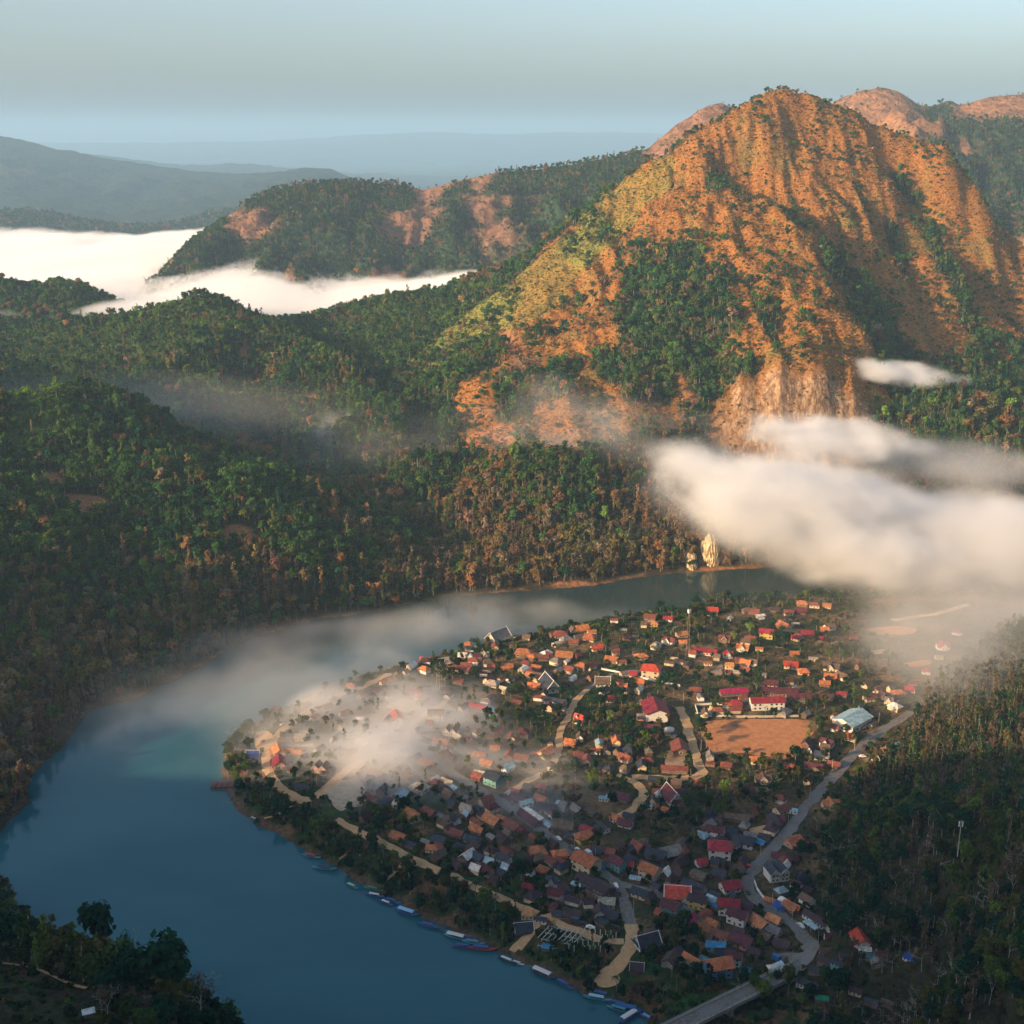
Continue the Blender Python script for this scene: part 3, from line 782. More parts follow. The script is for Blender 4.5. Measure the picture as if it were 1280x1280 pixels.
def mk_palm(rg, h):
    m = MB(); tk = MB()
    top = np.array([rg.normal() * .5, rg.normal() * .5, h])
    tk.tube((0, 0, -.5), top * .5, .22, .17, 6); tk.tube(top * .5, top, .17, .13, 6)
    for i in range(14):
        a = 6.28 * i / 14 + rg.normal() * .15; l = rg.uniform(2.2, 3.0); prev = top.copy(); e0 = rg.uniform(.1, .9)
        for k in range(1, 5):
            s = k / 4
            p = top + np.array([math.cos(a) * l * s, math.sin(a) * l * s, l * (e0 * s - .95 * s * s)])
            side = np.array([-math.sin(a), math.cos(a), 0]) * (.34 * (1.15 - s))
            drop = np.array([0, 0, -.22])
            m.face(prev, p, p + side + drop, prev + side * 1.2 + drop); m.face(prev, prev - side * 1.2 + drop, p - side + drop, p)
            prev = p
    return m, tk
def mk_shrub(rg, w=1.0, ncard=46, leaf=.42):
    lobes = [(rg.normal() * w * .4, rg.normal() * w * .4, w * .35, w * rg.uniform(.5, .8), w * rg.uniform(.4, .7)) for _ in range(3)]
    return lobes_crown(rg, lobes, leaf * w, ncard)

# ---- prototypes of the wood (kept in a collection of their own; the wood's points pick from them)
def proto_coll(name, makers):
    col_ = bpy.data.collections.new(name)
    for i, mk in enumerate(makers):
        r = mk()
        me = r[0].mesh(f"{name}_{i:02d}", M_leafI) if isinstance(r, tuple) else r.mesh(f"{name}_{i:02d}", M_leafI)
        if isinstance(r, tuple) and r[1] is not None:
            n0 = len(r[0].v); nf = len(r[0].f)
            mm = MB(); mm.v = r[0].v + r[1].v; mm.f = r[0].f + [tuple(a + n0 for a in f) for f in r[1].f]
            me = mm.mesh(f"{name}_{i:02d}", M_leafI); me.materials.append(M_palebark if i in PALE.get(name, ()) else M_bark)
            idx = np.zeros(len(mm.f), np.int32); idx[nf:] = 1
            me.polygons.foreach_set('material_index', idx)
        o = bpy.data.objects.new(f"{name}_{i:02d}", me)
        col_.objects.link(o)
    return col_
PALE = {"wood_tree": (5,)}
rg = np.random.default_rng(11)
def _dead():
    d = mk_dead(rg, 10); e = MB(); 
    tw = lobes_crown(rg, [(0, 0, 8, 2.2, 2.0), (1, .5, 7, 1.6, 1.4)], .30, 60)
    return tw, d
C_tree = proto_coll("wood_tree", [lambda: mk_round(rg, 10, 4.6, .62, 260), lambda: mk_round(rg, 11, 4.2, .60, 260), lambda: mk_round(rg, 9, 5.0, .66, 260),
                                  lambda: mk_tall(rg, 14, 2.6, .52, 190), lambda: mk_tall(rg, 15, 2.2, .50, 170), _dead, lambda: mk_bamboo(rg, 9, 3.4)])
C_shrub = proto_coll("wood_shrub", [lambda: mk_shrub(rg), lambda: mk_shrub(rg), lambda: mk_shrub(rg), lambda: mk_shrub(rg, 1.0, 30, .5)])

def scatter(name, pts, sc, rot, idx, tint, coll_, label=None):
    n = len(pts)
    me = bpy.data.meshes.new(name)
    me.vertices.add(n); me.vertices.foreach_set('co', np.asarray(pts, np.float32).ravel())
    def at(nm, typ, arr, key):
        a = me.attributes.new(nm, typ, 'POINT'); a.data.foreach_set(key, np.ascontiguousarray(arr).ravel())
    at('sc', 'FLOAT_VECTOR', np.asarray(sc, np.float32), 'vector')
    at('rt', 'FLOAT_VECTOR', np.asarray(rot, np.float32), 'vector')
    at('ix', 'INT', np.asarray(idx, np.int32), 'value')
    at('tint', 'FLOAT_VECTOR', np.asarray(tint, np.float32), 'vector')
    o = link(bpy.data.objects.new(name, me))
    ng = bpy.data.node_groups.new(name, 'GeometryNodeTree')
    ng.interface.new_socket("Geometry", in_out='INPUT', socket_type='NodeSocketGeometry')
    ng.interface.new_socket("Geometry", in_out='OUTPUT', socket_type='NodeSocketGeometry')
    N = ng.nodes
    gi = N.new('NodeGroupInput'); go = N.new('NodeGroupOutput'); ip = N.new('GeometryNodeInstanceOnPoints'); ci = N.new('GeometryNodeCollectionInfo')
    ci.inputs[0].default_value = coll_; ci.inputs[1].default_value = True; ci.inputs[2].default_value = True
    def na(nm, ty):
        q = N.new('GeometryNodeInputNamedAttribute'); q.data_type = ty; q.inputs[0].default_value = nm
        return [s for s in q.outputs if s.enabled and s.name == 'Attribute'][0]
    ng.links.new(gi.outputs[0], ip.inputs['Points']); ng.links.new(ci.outputs[0], ip.inputs['Instance'])
    ip.inputs['Pick Instance'].default_value = True
    ng.links.new(na('ix', 'INT'), ip.inputs['Instance Index']); ng.links.new(na('rt', 'FLOAT_VECTOR'), ip.inputs['Rotation']); ng.links.new(na('sc', 'FLOAT_VECTOR'), ip.inputs['Scale'])
    ng.links.new(ip.outputs[0], go.inputs[0])
    md = o.modifiers.new("wood", 'NODES'); md.node_group = ng
    tag(o, label, kind='stuff')
    return o

def jgrid(x0, x1, y0, y1, s, rg):
    X, Y = np.meshgrid(np.arange(x0, x1, s), np.arange(y0, y1, s))
    X = X + rg.uniform(-.5, .5, X.shape) * s; Y = Y + rg.uniform(-.5, .5, X.shape) * s
    return X.ravel(), Y.ravel()
def in_view(x, y, z, m=90):
    px, py, f = project(x, y, z)
    return (f > 40) & (px > -m) & (px < 1280 + m) & (py > -50) & (py < 1280 + m), px, py
def pal(rg, n, cols, w, var=.25):
    c = np.array(cols)[rg.choice(len(cols), n, p=np.array(w) / sum(w))]
    return c * np.exp(rg.normal(size=(n, 1)) * var) * np.exp(rg.normal(size=(n, 3)) * .06)
GREEN = (.034, .085, .022); DEEP = (.010, .042, .022); OLIVE = (.080, .092, .022); LIME = (.095, .165, .026); BROWN = (.15, .095, .040); GREYB = (.15, .115, .075); RUST = (.20, .095, .035); PURP = (.10, .062, .048)
rs = np.random.default_rng(23)

# ---- far side woods
X, Y = jgrid(-900, 1000, 540, 2150, 5.6, rs)
ok = ~Aq(in_riv, X, Y) & Aq(far_land, X, Y) & (Aq(d_riv, X, Y) > 3.5)
Zs = H(X, Y); iv, px, py = in_view(X, Y, Zs)
ok &= iv
X, Y, Zs, px, py = X[ok], Y[ok], Zs[ok], px[ok], py[ok]
dr = Aq(dry, X, Y); me_ = Aq(meadow, X, Y); so = Aq(soil, X, Y); gh = Aq(greenhill, X, Y); br = Aq(brown, X, Y); cg = Aq(m_crag, X, Y)
clump = fbm(X / 55, Y / 55, 3, 701); cl2 = fbm(X / 22, Y / 22, 2, 702)
prob = 1.0 - .965 * np.clip(dr, 0, 1) - .75 * me_ - so * 1.2 - .25 * gh - .8 * cg
prob += dr * .40 * sstep(-.05, .35, clump) * (1 + .8 * sstep(380, 520, py))
keepm = rs.random(len(X)) < prob
fX, fY, fZ = X[keepm], Y[keepm], Zs[keepm]
n = len(fX); brk = br[keepm]; ghk = gh[keepm]; ck = clump[keepm]; drk = dr[keepm]
pxk = px[keepm]; pyk = py[keepm]
rb = rs.random(n)
low = 1 - sstep(10, 70, fZ)
isbrown = rb < (.06 + .66 * brk + .22 * low) * (1 - .6 * ghk)
c = pal(rs, n, [GREEN, DEEP, OLIVE, LIME], [6, 4, 1.5, .3], .17); 
c2 = pal(rs, n, [BROWN, GREYB, RUST, PURP, OLIVE], [4, 2, .8, 1.4, 2], .17)
tint = np.where(isbrown[:, None], c2, c)
patch = sstep(.15, .4, fbm(fX / 70, fY / 70, 3, 711))[:, None] * (ghk * .8 + .25)[:, None]
tint = tint * (1 - patch) + np.array(LIME) * patch * .9
tint *= (1.25 + .5 * cl2[keepm])[:, None]
idx = rs.choice(7, n, p=[.27, .27, .24, .08, .06, .03, .05])
tallm = isbrown & (rs.random(n) < .35 + .2 * low); idx = np.where(tallm, rs.choice([3, 4, 5, 0], n, p=[.3, .3, .06, .34]), idx)
idx = np.where(((drk > .3) | (fY > 1850)) & ((idx == 3) | (idx == 4) | (idx == 5)), 0, idx)
s = np.where(rs.random(n) < .18, rs.uniform(1.3, 1.8, n), rs.uniform(.75, 1.25, n)) * (1 - .25 * ghk) * (1 - .25 * drk) * (1 - .2 * sstep(1500, 1900, fY) * drk)
scl = np.stack([s * rs.uniform(.9, 1.15, n), s * rs.uniform(.9, 1.15, n), s * rs.uniform(.8, 1.2, n)], 1)
rot = np.stack([rs.normal(size=n) * .05, rs.normal(size=n) * .05, rs.uniform(0, 6.28, n)], 1)
scatter("hillside_forest", np.stack([fX, fY, fZ - .4], 1), scl, rot, idx, tint, C_tree)
print("hill trees", n)
# dry tussocks and scrub on the sunlit faces
X, Y = jgrid(-900, 900, 1100, 2150, 3.6, rs)
ok = Aq(far_land, X, Y); X, Y = X[ok], Y[ok]
Zs = H(X, Y); iv, px, py = in_view(X, Y, Zs, 40)
dr = Aq(dry, X, Y); me_ = Aq(meadow, X, Y); cg = Aq(m_crag, X, Y); gh = Aq(greenhill, X, Y)
w_ = np.maximum(np.maximum(dr, me_), gh * .8)
ok = iv & (rs.random(len(X)) < w_ * .8 * (1 - .5 * cg))
X, Y, Zs, dr, me_, gh = X[ok], Y[ok], Zs[ok], dr[ok], me_[ok], gh[ok]
n = len(X)
cl = fbm(X / 40, Y / 40, 4, 721)
dark = rs.random(n) < .10 + .32 * sstep(.0, .5, cl)
c = pal(rs, n, [(.31, .135, .032), (.37, .18, .042), (.21, .105, .032)], [4, 3, 3], .2)
cm = pal(rs, n, [(.20, .20, .045), (.13, .16, .035), (.26, .22, .06)], [4, 3, 2], .2)
mm = (me_ > dr * .55) | (gh > .5)
c = np.where(mm[:, None], cm, c)
c = np.where((gh > .5)[:, None] & (me_ < .5)[:, None], pal(rs, n, [(.06, .10, .025), (.09, .12, .03)], [1, 1]), c)
c = np.where(dark[:, None], pal(rs, n, [(.05, .07, .020), (.10, .09, .028)], [1, 1]), c)
s = rs.uniform(.9, 2.0, n) * np.where(dark, 1.25, 1)
scatter("hillside_scrub", np.stack([X, Y, Zs - .2], 1), np.stack([s, s, s * rs.uniform(.6, 1.0, n)], 1), np.stack([rs.normal(size=n) * .1, rs.normal(size=n) * .1, rs.uniform(0, 6.28, n)], 1), rs.choice(4, n), c, C_shrub)
print("scrub", n)
# ---- far ranges: tree cover, coarser with distance
for (RX, RY, RZ, stp), dens, sz, nm in zip(FAR[:3], (9, 12, 17), (1.15, 1.3, 1.7), ("mid_range_forest", "right_range_forest", "dark_range_forest")):
    X, Y = jgrid(RX.min(), RX.max(), RY.min(), RY.max(), dens, rs)
    i = np.clip(((X - RX.min()) / stp), 0, RX.shape[1] - 1.001); j = np.clip(((Y - RY.min()) / stp), 0, RX.shape[0] - 1.001)
    i0 = i.astype(int); j0 = j.astype(int); u = i - i0; v = j - j0
    Zs = (RZ[j0, i0] * (1 - u) + RZ[j0, i0 + 1] * u) * (1 - v) + (RZ[j0 + 1, i0] * (1 - u) + RZ[j0 + 1, i0 + 1] * u) * v
    slope_back = np.interp(X, RX[0], [0] * RX.shape[1])
    iv, px, py = in_view(X, Y, Zs, 30)
    fn = cf_right if 'right' in nm else cf_mid
    base = fn(X[None], Y[None], Zs[None])[0]
    dry_ = sstep(.06, .2, base[:, 0]) if 'dark' not in nm else X * 0
    ok = iv & (Zs > 60) & (rs.random(len(X)) > dry_ * .82)
    X, Y, Zs, dry_ = X[ok], Y[ok], Zs[ok], dry_[ok]; n = len(X)
    tint = pal(rs, n, [GREEN, DEEP, OLIVE], [4, 4, 1.5])
    tint = np.where((rs.random(n) < .12 + .5 * dry_)[:, None], pal(rs, n, [BROWN, RUST, GREYB], [2, 2, 1]), tint)
    s = rs.uniform(.7, 1.2, n) * sz * (1 - .4 * dry_)
    scatter(nm, np.stack([X, Y, Zs - .5], 1), np.stack([s, s, s * rs.uniform(.8, 1.2, n)], 1), np.stack([X * 0, X * 0, rs.uniform(0, 6.28, n)], 1), rs.choice(7, n, p=[.3, .3, .28, .06, .04, .01, .01]), tint, C_tree)
    print(nm, n)
# ------------------------------------------------------------------ roads, paths, open ground
def noise_mat(name, a, b, scale=.5, rough=.9, c=None, attr=False):
    t = NT(name); pos = t.pos()
    n = t.noise(pos, scale, 5, .65); n2 = t.noise(pos, scale * .12, 3, .5)
    cc = t.mix(t.ramp(n, .3, .7), a, b)
    cc = t.mix(t.ramp(n2, .45, .65), cc, c or a)
    t.bsdf(cc, rough, t.bump(n, .3, .5), .15)
    return t.m
M_asph = noise_mat("asphalt_dusty", (.11, .10, .09), (.21, .185, .16), .6, .85, (.18, .17, .16))
M_dirt = noise_mat("dirt_road", (.40, .24, .12), (.55, .36, .19), .5, .95, (.48, .28, .14))
M_sand = noise_mat("bare_sand", (.34, .25, .16), (.50, .39, .26), .3, .95, (.28, .19, .12))
M_field = noise_mat("red_field_soil", (.34, .14, .065), (.46, .20, .09), .25, .95, (.24, .11, .06))
M_yard = noise_mat("packed_yard", (.26, .17, .10), (.40, .29, .19), .4, .95, (.20, .13, .08))
ROADS = []
def road(name, pts, width, mat, lift=.30, z=None, reg=True, hillside=False):
    w = smooth_line([place(*p)[:2] for p in pts], 3)
    d = [0]
    for a, b in zip(w[:-1], w[1:]): d.append(d[-1] + np.linalg.norm(b - a))
    k = max(2, int(d[-1] / 3)); s = np.linspace(0, d[-1], k)
    q = np.stack([np.interp(s, d, w[:, 0]), np.interp(s, d, w[:, 1])], 1)
    tg = np.gradient(q, axis=0); tg /= np.linalg.norm(tg, axis=1)[:, None]
    nn = np.stack([-tg[:, 1], tg[:, 0]], 1)
    wv = width * (1 + .16 * vnoise(s / 14, s * 0 + .3, len(pts)))
    cols = []
    for o in (-.5, -.25, 0, .25, .5):
        r = q + nn * (wv * o * (1 + (abs(o) > .4) * .35 * vnoise(s / 5, s * 0 + o * 9, 5)))[:, None]
        zz = H(r[:, 0], r[:, 1]) + lift + (.05 if o == 0 else 0)
        cols.append(np.stack([r[:, 0], r[:, 1], zz], 1))
    A = np.array(cols)
    o = grid_mesh(name, A[..., 0], A[..., 1], A[..., 2], mat)
    o['kind'] = 'structure'
    if reg: ROADS.append((q, tg, width))
    return o
main_street = [(500, 930), (540, 952), (575, 973), (610, 992), (640, 1012), (680, 1040), (720, 1070), (752, 1090), (772, 1104), (780, 1122), (785, 1145), (789, 1160)]
road("street", main_street, 6.0, M_asph)
road("street", [(772, 1105), (795, 1110), (822, 1118), (848, 1132), (868, 1140)], 4.5, M_asph, .34)
road("street", [(1002, 1206), (1012, 1196), (1016, 1186), (1008, 1172), (994, 1158), (978, 1146), (950, 1130), (935, 1115), (933, 1100), (943, 1086), (962, 1066), (985, 1040), (1003, 1015), (1022, 992), (1045, 968), (1060, 950), (1090, 922), (1118, 904), (1140, 890)], 7.0, M_asph)
road("street", [(972, 1200), (985, 1198), (1006, 1196)], 9.0, M_asph, .36)
road("dirt_track", [(788, 1156), (790, 1170), (788, 1185), (779, 1199), (766, 1210), (757, 1220)], 6.5, M_dirt, .36)
road("dirt_track", [(640, 1190), (656, 1170), (662, 1163), (676, 1150), (684, 1142), (697, 1156), (727, 1165), (752, 1176), (780, 1178)], 4.0, M_dirt, .40)
road("dirt_track", [(487, 842), (448, 862), (414, 872), (381, 893), (354, 911), (338, 929), (331, 952), (338, 974), (358, 992), (380, 1003), (397, 996), (414, 980), (434, 963), (452, 950)], 6.0, M_dirt)
road("dirt_track", [(420, 1025), (451, 1042), (473, 1051), (507, 1070), (538, 1084), (572, 1099), (600, 1112), (640, 1130), (672, 1143)], 4.6, M_dirt)
road("dirt_track", [(734, 862), (717, 877), (711, 897), (699, 914), (699, 939), (691, 956)], 4.6, M_dirt, .34)
road("dirt_track", [(560, 876), (545, 886), (520, 900), (508, 925), (505, 935)], 5, M_dirt, .34)
road("dirt_track", [(640, 990), (660, 976), (680, 968)], 5, M_dirt, .38)
road("dirt_track", [(849, 884), (858, 904), (865, 930), (873, 955), (880, 968), (862, 974), (838, 973), (815, 972), (790, 972)], 6.0, M_dirt)
road("dirt_track", [(770, 970), (792, 977), (806, 990), (800, 1004), (783, 1018), (765, 1024)], 5.5, M_dirt, .34)
road("dirt_track", [(1115, 776), (1140, 772), (1170, 768), (1190, 762), (1210, 756)], 5.0, M_sand)
road("street", [(735, 862), (760, 845), (790, 838), (812, 842)], 4, M_asph, .38)
road("street", [(640, 1012), (655, 1005), (668, 1000)], 3.5, M_asph, .42)
road("dirt_track", [(455, 840), (500, 832), (560, 822)], 4.0, M_sand, .42)
road("dirt_path", [(650, 1188), (662, 1172), (674, 1156)], 2.2, M_dirt, .5)
road("dirt_path", [(482, 1102), (495, 1088), (507, 1075)], 2.0, M_dirt, .5, reg=False)
road("dirt_path", [(424, 1075), (438, 1062), (440, 1050)], 1.6, M_dirt, .5, reg=False)
road("dirt_path", [(330, 1024), (350, 1018), (366, 1006)], 1.6, M_dirt, .5, reg=False)
def patch(name, poly, mat, lift=.22, n=3):
    w = np.array([place(*p)[:2] for p in poly])
    w = smooth_line(np.concatenate([w, w[:1]]), 2)[:-1]
    c = w.mean(0)
    rings = [c + (w - c) * k / n for k in range(1, n + 1)]
    co = [(c[0], c[1], float(H(c[0], c[1])) + lift)]
    for r in rings: co += [(p[0], p[1], float(H(p[0], p[1])) + lift) for p in r]
    m = len(w); f = [(0, 1 + i, 1 + (i + 1) % m) for i in range(m)]
    for k in range(n - 1):
        for i in range(m):
            a = 1 + k * m + i; b = 1 + k * m + (i + 1) % m
            f.append((a, a + m, b + m, b))
    o = mesh_np(name, co, f, mat); o['kind'] = 'structure'
    PATCHES.append(w)
    return o
PATCHES = []
t = NT("sports_ground")
pos = t.pos(); n = t.noise(pos, .3, 5, .6); n2 = t.noise(pos, .022, 3, .6)
fc = t.mix(t.ramp(n, .3, .7), (.40, .165, .070), (.52, .23, .10))
fc = t.mix(t.ramp(n2, .50, .62), fc, (.17, .10, .055))
t.bsdf(fc, .95, t.bump(n, .2, .5), .1)
patch("sports_field", [(872, 905), (885, 901), (940, 899), (1000, 899), (1028, 904), (1010, 925), (992, 950), (960, 950), (930, 940), (905, 945), (888, 940), (880, 925)], t.m, .25, 6)
patch("bare_lot", [(408, 990), (420, 974), (432, 976), (446, 972), (459, 986), (452, 998), (455, 1008), (436, 1010), (424, 1016), (412, 1002)], M_sand, .24, 4)
patch("bare_lot", [(478, 886), (500, 872), (530, 876), (528, 888), (500, 892)], M_sand, .24, 3)
patch("paved_yard", [(888, 840), (905, 828), (918, 830), (915, 842), (895, 846)], M_yard, .26, 3)
patch("sand_bank", [(748, 1218), (770, 1214), (776, 1222), (772, 1232), (752, 1236), (740, 1228)], M_dirt, .34, 4)
patch("paved_yard", [(1078, 950), (1100, 940), (1106, 948), (1088, 958)], M_yard, .26, 2)
patch("paved_yard", [(935, 1036), (965, 1030), (968, 1040), (940, 1046)], M_dirt, .26, 2)
patch("paved_yard", [(925, 985), (962, 984), (965, 990), (928, 992)], M_yard, .24, 2)
patch("paved_yard", [(830, 940), (855, 935), (858, 962), (832, 964)], M_yard, .24, 2)
patch("sandy_clearing", [(1085, 786), (1120, 782), (1150, 786), (1140, 794), (1095, 794)], M_field, .24, 3)
patch("sandy_clearing", [(1088, 814), (1105, 811), (1110, 816), (1092, 819)], M_dirt, .24, 2)
patch("sandy_clearing", [(1128, 830), (1160, 824), (1168, 830), (1140, 835)], M_field, .24, 2)
patch("sandy_clearing", [(320, 915), (345, 918), (335, 945), (318, 940)], M_dirt, .24, 2)
# ------------------------------------------------------------------ house materials
def objcol_mat(name, kind):
    t = NT(name)
    oc = t.n("ObjectInfo").outputs[1]; pos = t.pos()
    if kind == 'roof':
        n = t.noise(pos, .5, 5, .65); n2 = t.noise(pos, 3.0, 2, .6)
        c = t.mix(t.ramp(n, .35, .7), t.mix(1, oc, (.62, .60, .62), 'MULTIPLY'), t.mix(1, oc, (1.25, 1.2, 1.15), 'MULTIPLY'))
        c = t.mix(t.ramp(n2, .6, .8, 0, .3), c, (.10, .075, .06))
        t.bsdf(c, .6, t.bump(n2, .15, .6), .3)
    elif kind == 'wall':
        n = t.noise(pos, .6, 4, .6)
        c = t.mix(t.ramp(n, .3, .75, 0, .35), oc, (.28, .23, .18))
        t.bsdf(c, .85, None, .2)
    else:
        t.bsdf(oc, .5, None, .4)
    return t.m
M_roof = objcol_mat("roof_sheet", 'roof'); M_wall = objcol_mat("wall_render", 'wall'); M_paint = objcol_mat("paint", 'paint')
t = NT("window_glass"); t.bsdf((.03, .04, .05), .15, None, .6); M_glass = t.m
t = NT("timber"); pos = t.pos(); t.bsdf(t.mix(t.noise(pos, 2, 4), (.10, .06, .035), (.22, .14, .085)), .8); M_wood = t.m
RC = dict(o=(.44, .150, .055), O=(.52, .22, .08), R=(.46, .060, .032), r=(.20, .062, .042), m=(.105, .028, .036), c=(.30, .026, .038), p=(.38, .018, .080), g=(.17, .16, .15), k=(.035, .042, .060),
          n=(.12, .082, .058), b=(.02, .07, .30), t=(.30, .44, .50), B=(.04, .22, .38), w=(.62, .60, .55), e=(.42, .36, .27), E=(.02, .22, .12), x=(.06, .035, .04), T=(.05, .14, .16))
RNAME = dict(o="orange", O="golden orange", R="bright red", r="rust red", m="dark maroon", c="crimson", p="magenta", g="grey", k="slate", n="weathered brown", b="deep blue", t="pale metal", B="bright blue", w="white",
             e="beige", E="green", x="dark brown", T="dark teal")
WC = dict(w=(.72, .70, .66), c=(.62, .50, .33), y=(.62, .46, .10), t=(.10, .36, .36), p=(.55, .30, .22), n=(.16, .10, .07), g=(.32, .30, .27), b=(.12, .24, .45))
WNAME = dict(w="white", c="cream", y="yellow", t="teal", p="pink", n="timber", g="grey", b="blue")

def gable_roof(L, Wd, z0, rise, ov=.7, th=.18, x0=0.0):
    m = MB(); a = L / 2 + ov; b = Wd / 2 + ov; sl = rise / (Wd / 2); ze = z0 - ov * sl; zr = z0 + rise
    for sx in (1,):
        t_ = [(-a, -b, ze), (-a, 0, zr), (-a, b, ze)]; u_ = [(a, -b, ze), (a, 0, zr), (a, b, ze)]
        T = [tuple(np.add(p, (x0, 0, th))) for p in t_]; U = [tuple(np.add(p, (x0, 0, th))) for p in u_]
        t_ = [tuple(np.add(p, (x0, 0, 0))) for p in t_]; u_ = [tuple(np.add(p, (x0, 0, 0))) for p in u_]
        m.face(T[0], U[0], U[1], T[1]); m.face(T[1], U[1], U[2], T[2])
        m.face(t_[0], t_[1], u_[1], u_[0]); m.face(t_[1], t_[2], u_[2], u_[1])
        m.face(t_[0], u_[0], U[0], T[0]); m.face(u_[2], t_[2], T[2], U[2])
        m.face(t_[0], T[0], T[1], t_[1]); m.face(t_[1], T[1], T[2], t_[2]); m.face(u_[0], u_[1], U[1], U[0]); m.face(u_[1], u_[2], U[2], U[1])
    return m
def hip_roof(L, Wd, z0, rise, ov=.7, rl=.45):
    m = MB(); a = L / 2 + ov; b = Wd / 2 + ov; r = L * rl / 2; ze = z0 - .25; zr = z0 + rise
    A, B, C_, D = (-a, -b, ze), (a, -b, ze), (a, b, ze), (-a, b, ze); th = .15
    A2, B2, C2, D2 = [(p[0], p[1], p[2] + th) for p in (A, B, C_, D)]
    E, F = (-r, 0, zr), (r, 0, zr)
    m.face(A2, B2, F, E); m.face(B2, C2, F); m.face(C2, D2, E, F); m.face(D2, A2, E)
    m.face(A, D, C_, B); m.face(A, B, B2, A2); m.face(B, C_, C2, B2); m.face(C_, D, D2, C2); m.face(D, A, A2, D2)
    return m
def gable_wall(L, Wd, h, rise, x0=0.0):
    m = MB(); a = L / 2; b = Wd / 2; z = -2.0
    m.box((x0 - a, -b, z), (x0 + a, b, h))
    m.face((x0 - a, b, h), (x0 - a, -b, h), (x0 - a, 0, h + rise - .05)); m.face((x0 + a, -b, h), (x0 + a, b, h), (x0 + a, 0, h + rise - .05))
    return m
def win_mesh(w=1.3, h=1.2):
    fr = MB(); fr.box((-w / 2 - .12, -.05, -h / 2 - .12), (w / 2 + .12, .02, h / 2 + .12)); g = MB(); g.box((-w / 2, -.075, -h / 2), (w / 2, -.053, h / 2))
    g2 = MB(); g2.v = fr.v + g.v; g2.f = fr.f + [tuple(i + 8 for i in f) for f in g.f]
    me = g2.mesh("window"); me.materials.append(M_paint); me.materials.append(M_glass)
    me.polygons.foreach_set('material_index', [0] * 6 + [1] * 6)
    return me
ME_WIN = win_mesh(); ME_WINB = win_mesh(1.7, 1.4)
_d = MB(); _d.box((-.55, -.06, 0), (.55, .02, 2.1)); ME_DOOR = _d.mesh("door", M_wood)
def porch_mesh(L, Wd, h):
    m = MB(); b = Wd / 2
    m.face((-L * .4, -b - 2.2, h - .75), (L * .4, -b - 2.2, h - .75), (L * .4, -b - .05, h - .25), (-L * .4, -b - .05, h - .25))
    m.face((-L * .4, -b - 2.2, h - .87), (-L * .4, -b - .05, h - .37), (L * .4, -b - .05, h - .37), (L * .4, -b - 2.2, h - .87))
    m.face((-L * .4, -b - 2.2, h - .87), (L * .4, -b - 2.2, h - .87), (L * .4, -b - 2.2, h - .75), (-L * .4, -b - 2.2, h - .75))
    for x in (-.38, 0, .38): m.box((L * x - .08, -b - 2.15, -1.5), (L * x + .08, -b - 2.0, h - .8))
    return m
DIM = dict(g=(10, 7, 3.0, 2.3), h=(10, 8, 3.0, 2.4), G=(11, 8, 5.8, 2.6), H=(12, 10, 6.0, 3.0), s=(9, 6, 2.4, 1.1), l=(24, 8, 3.4, 2.4), L=(26, 9, 6.4, 2.6), T=(13, 8, 4.2, 4.6), V=(13, 9, 6.0, 3.0), F=(11, 8, 3.4, .4), P=(14, 12, 3.2, 3.6), A=(15, 5, 3.0, .5), X=(14, 9, 3.6, 3.2), Z=(18, 14, 5, 2.6))
PARTS = {}
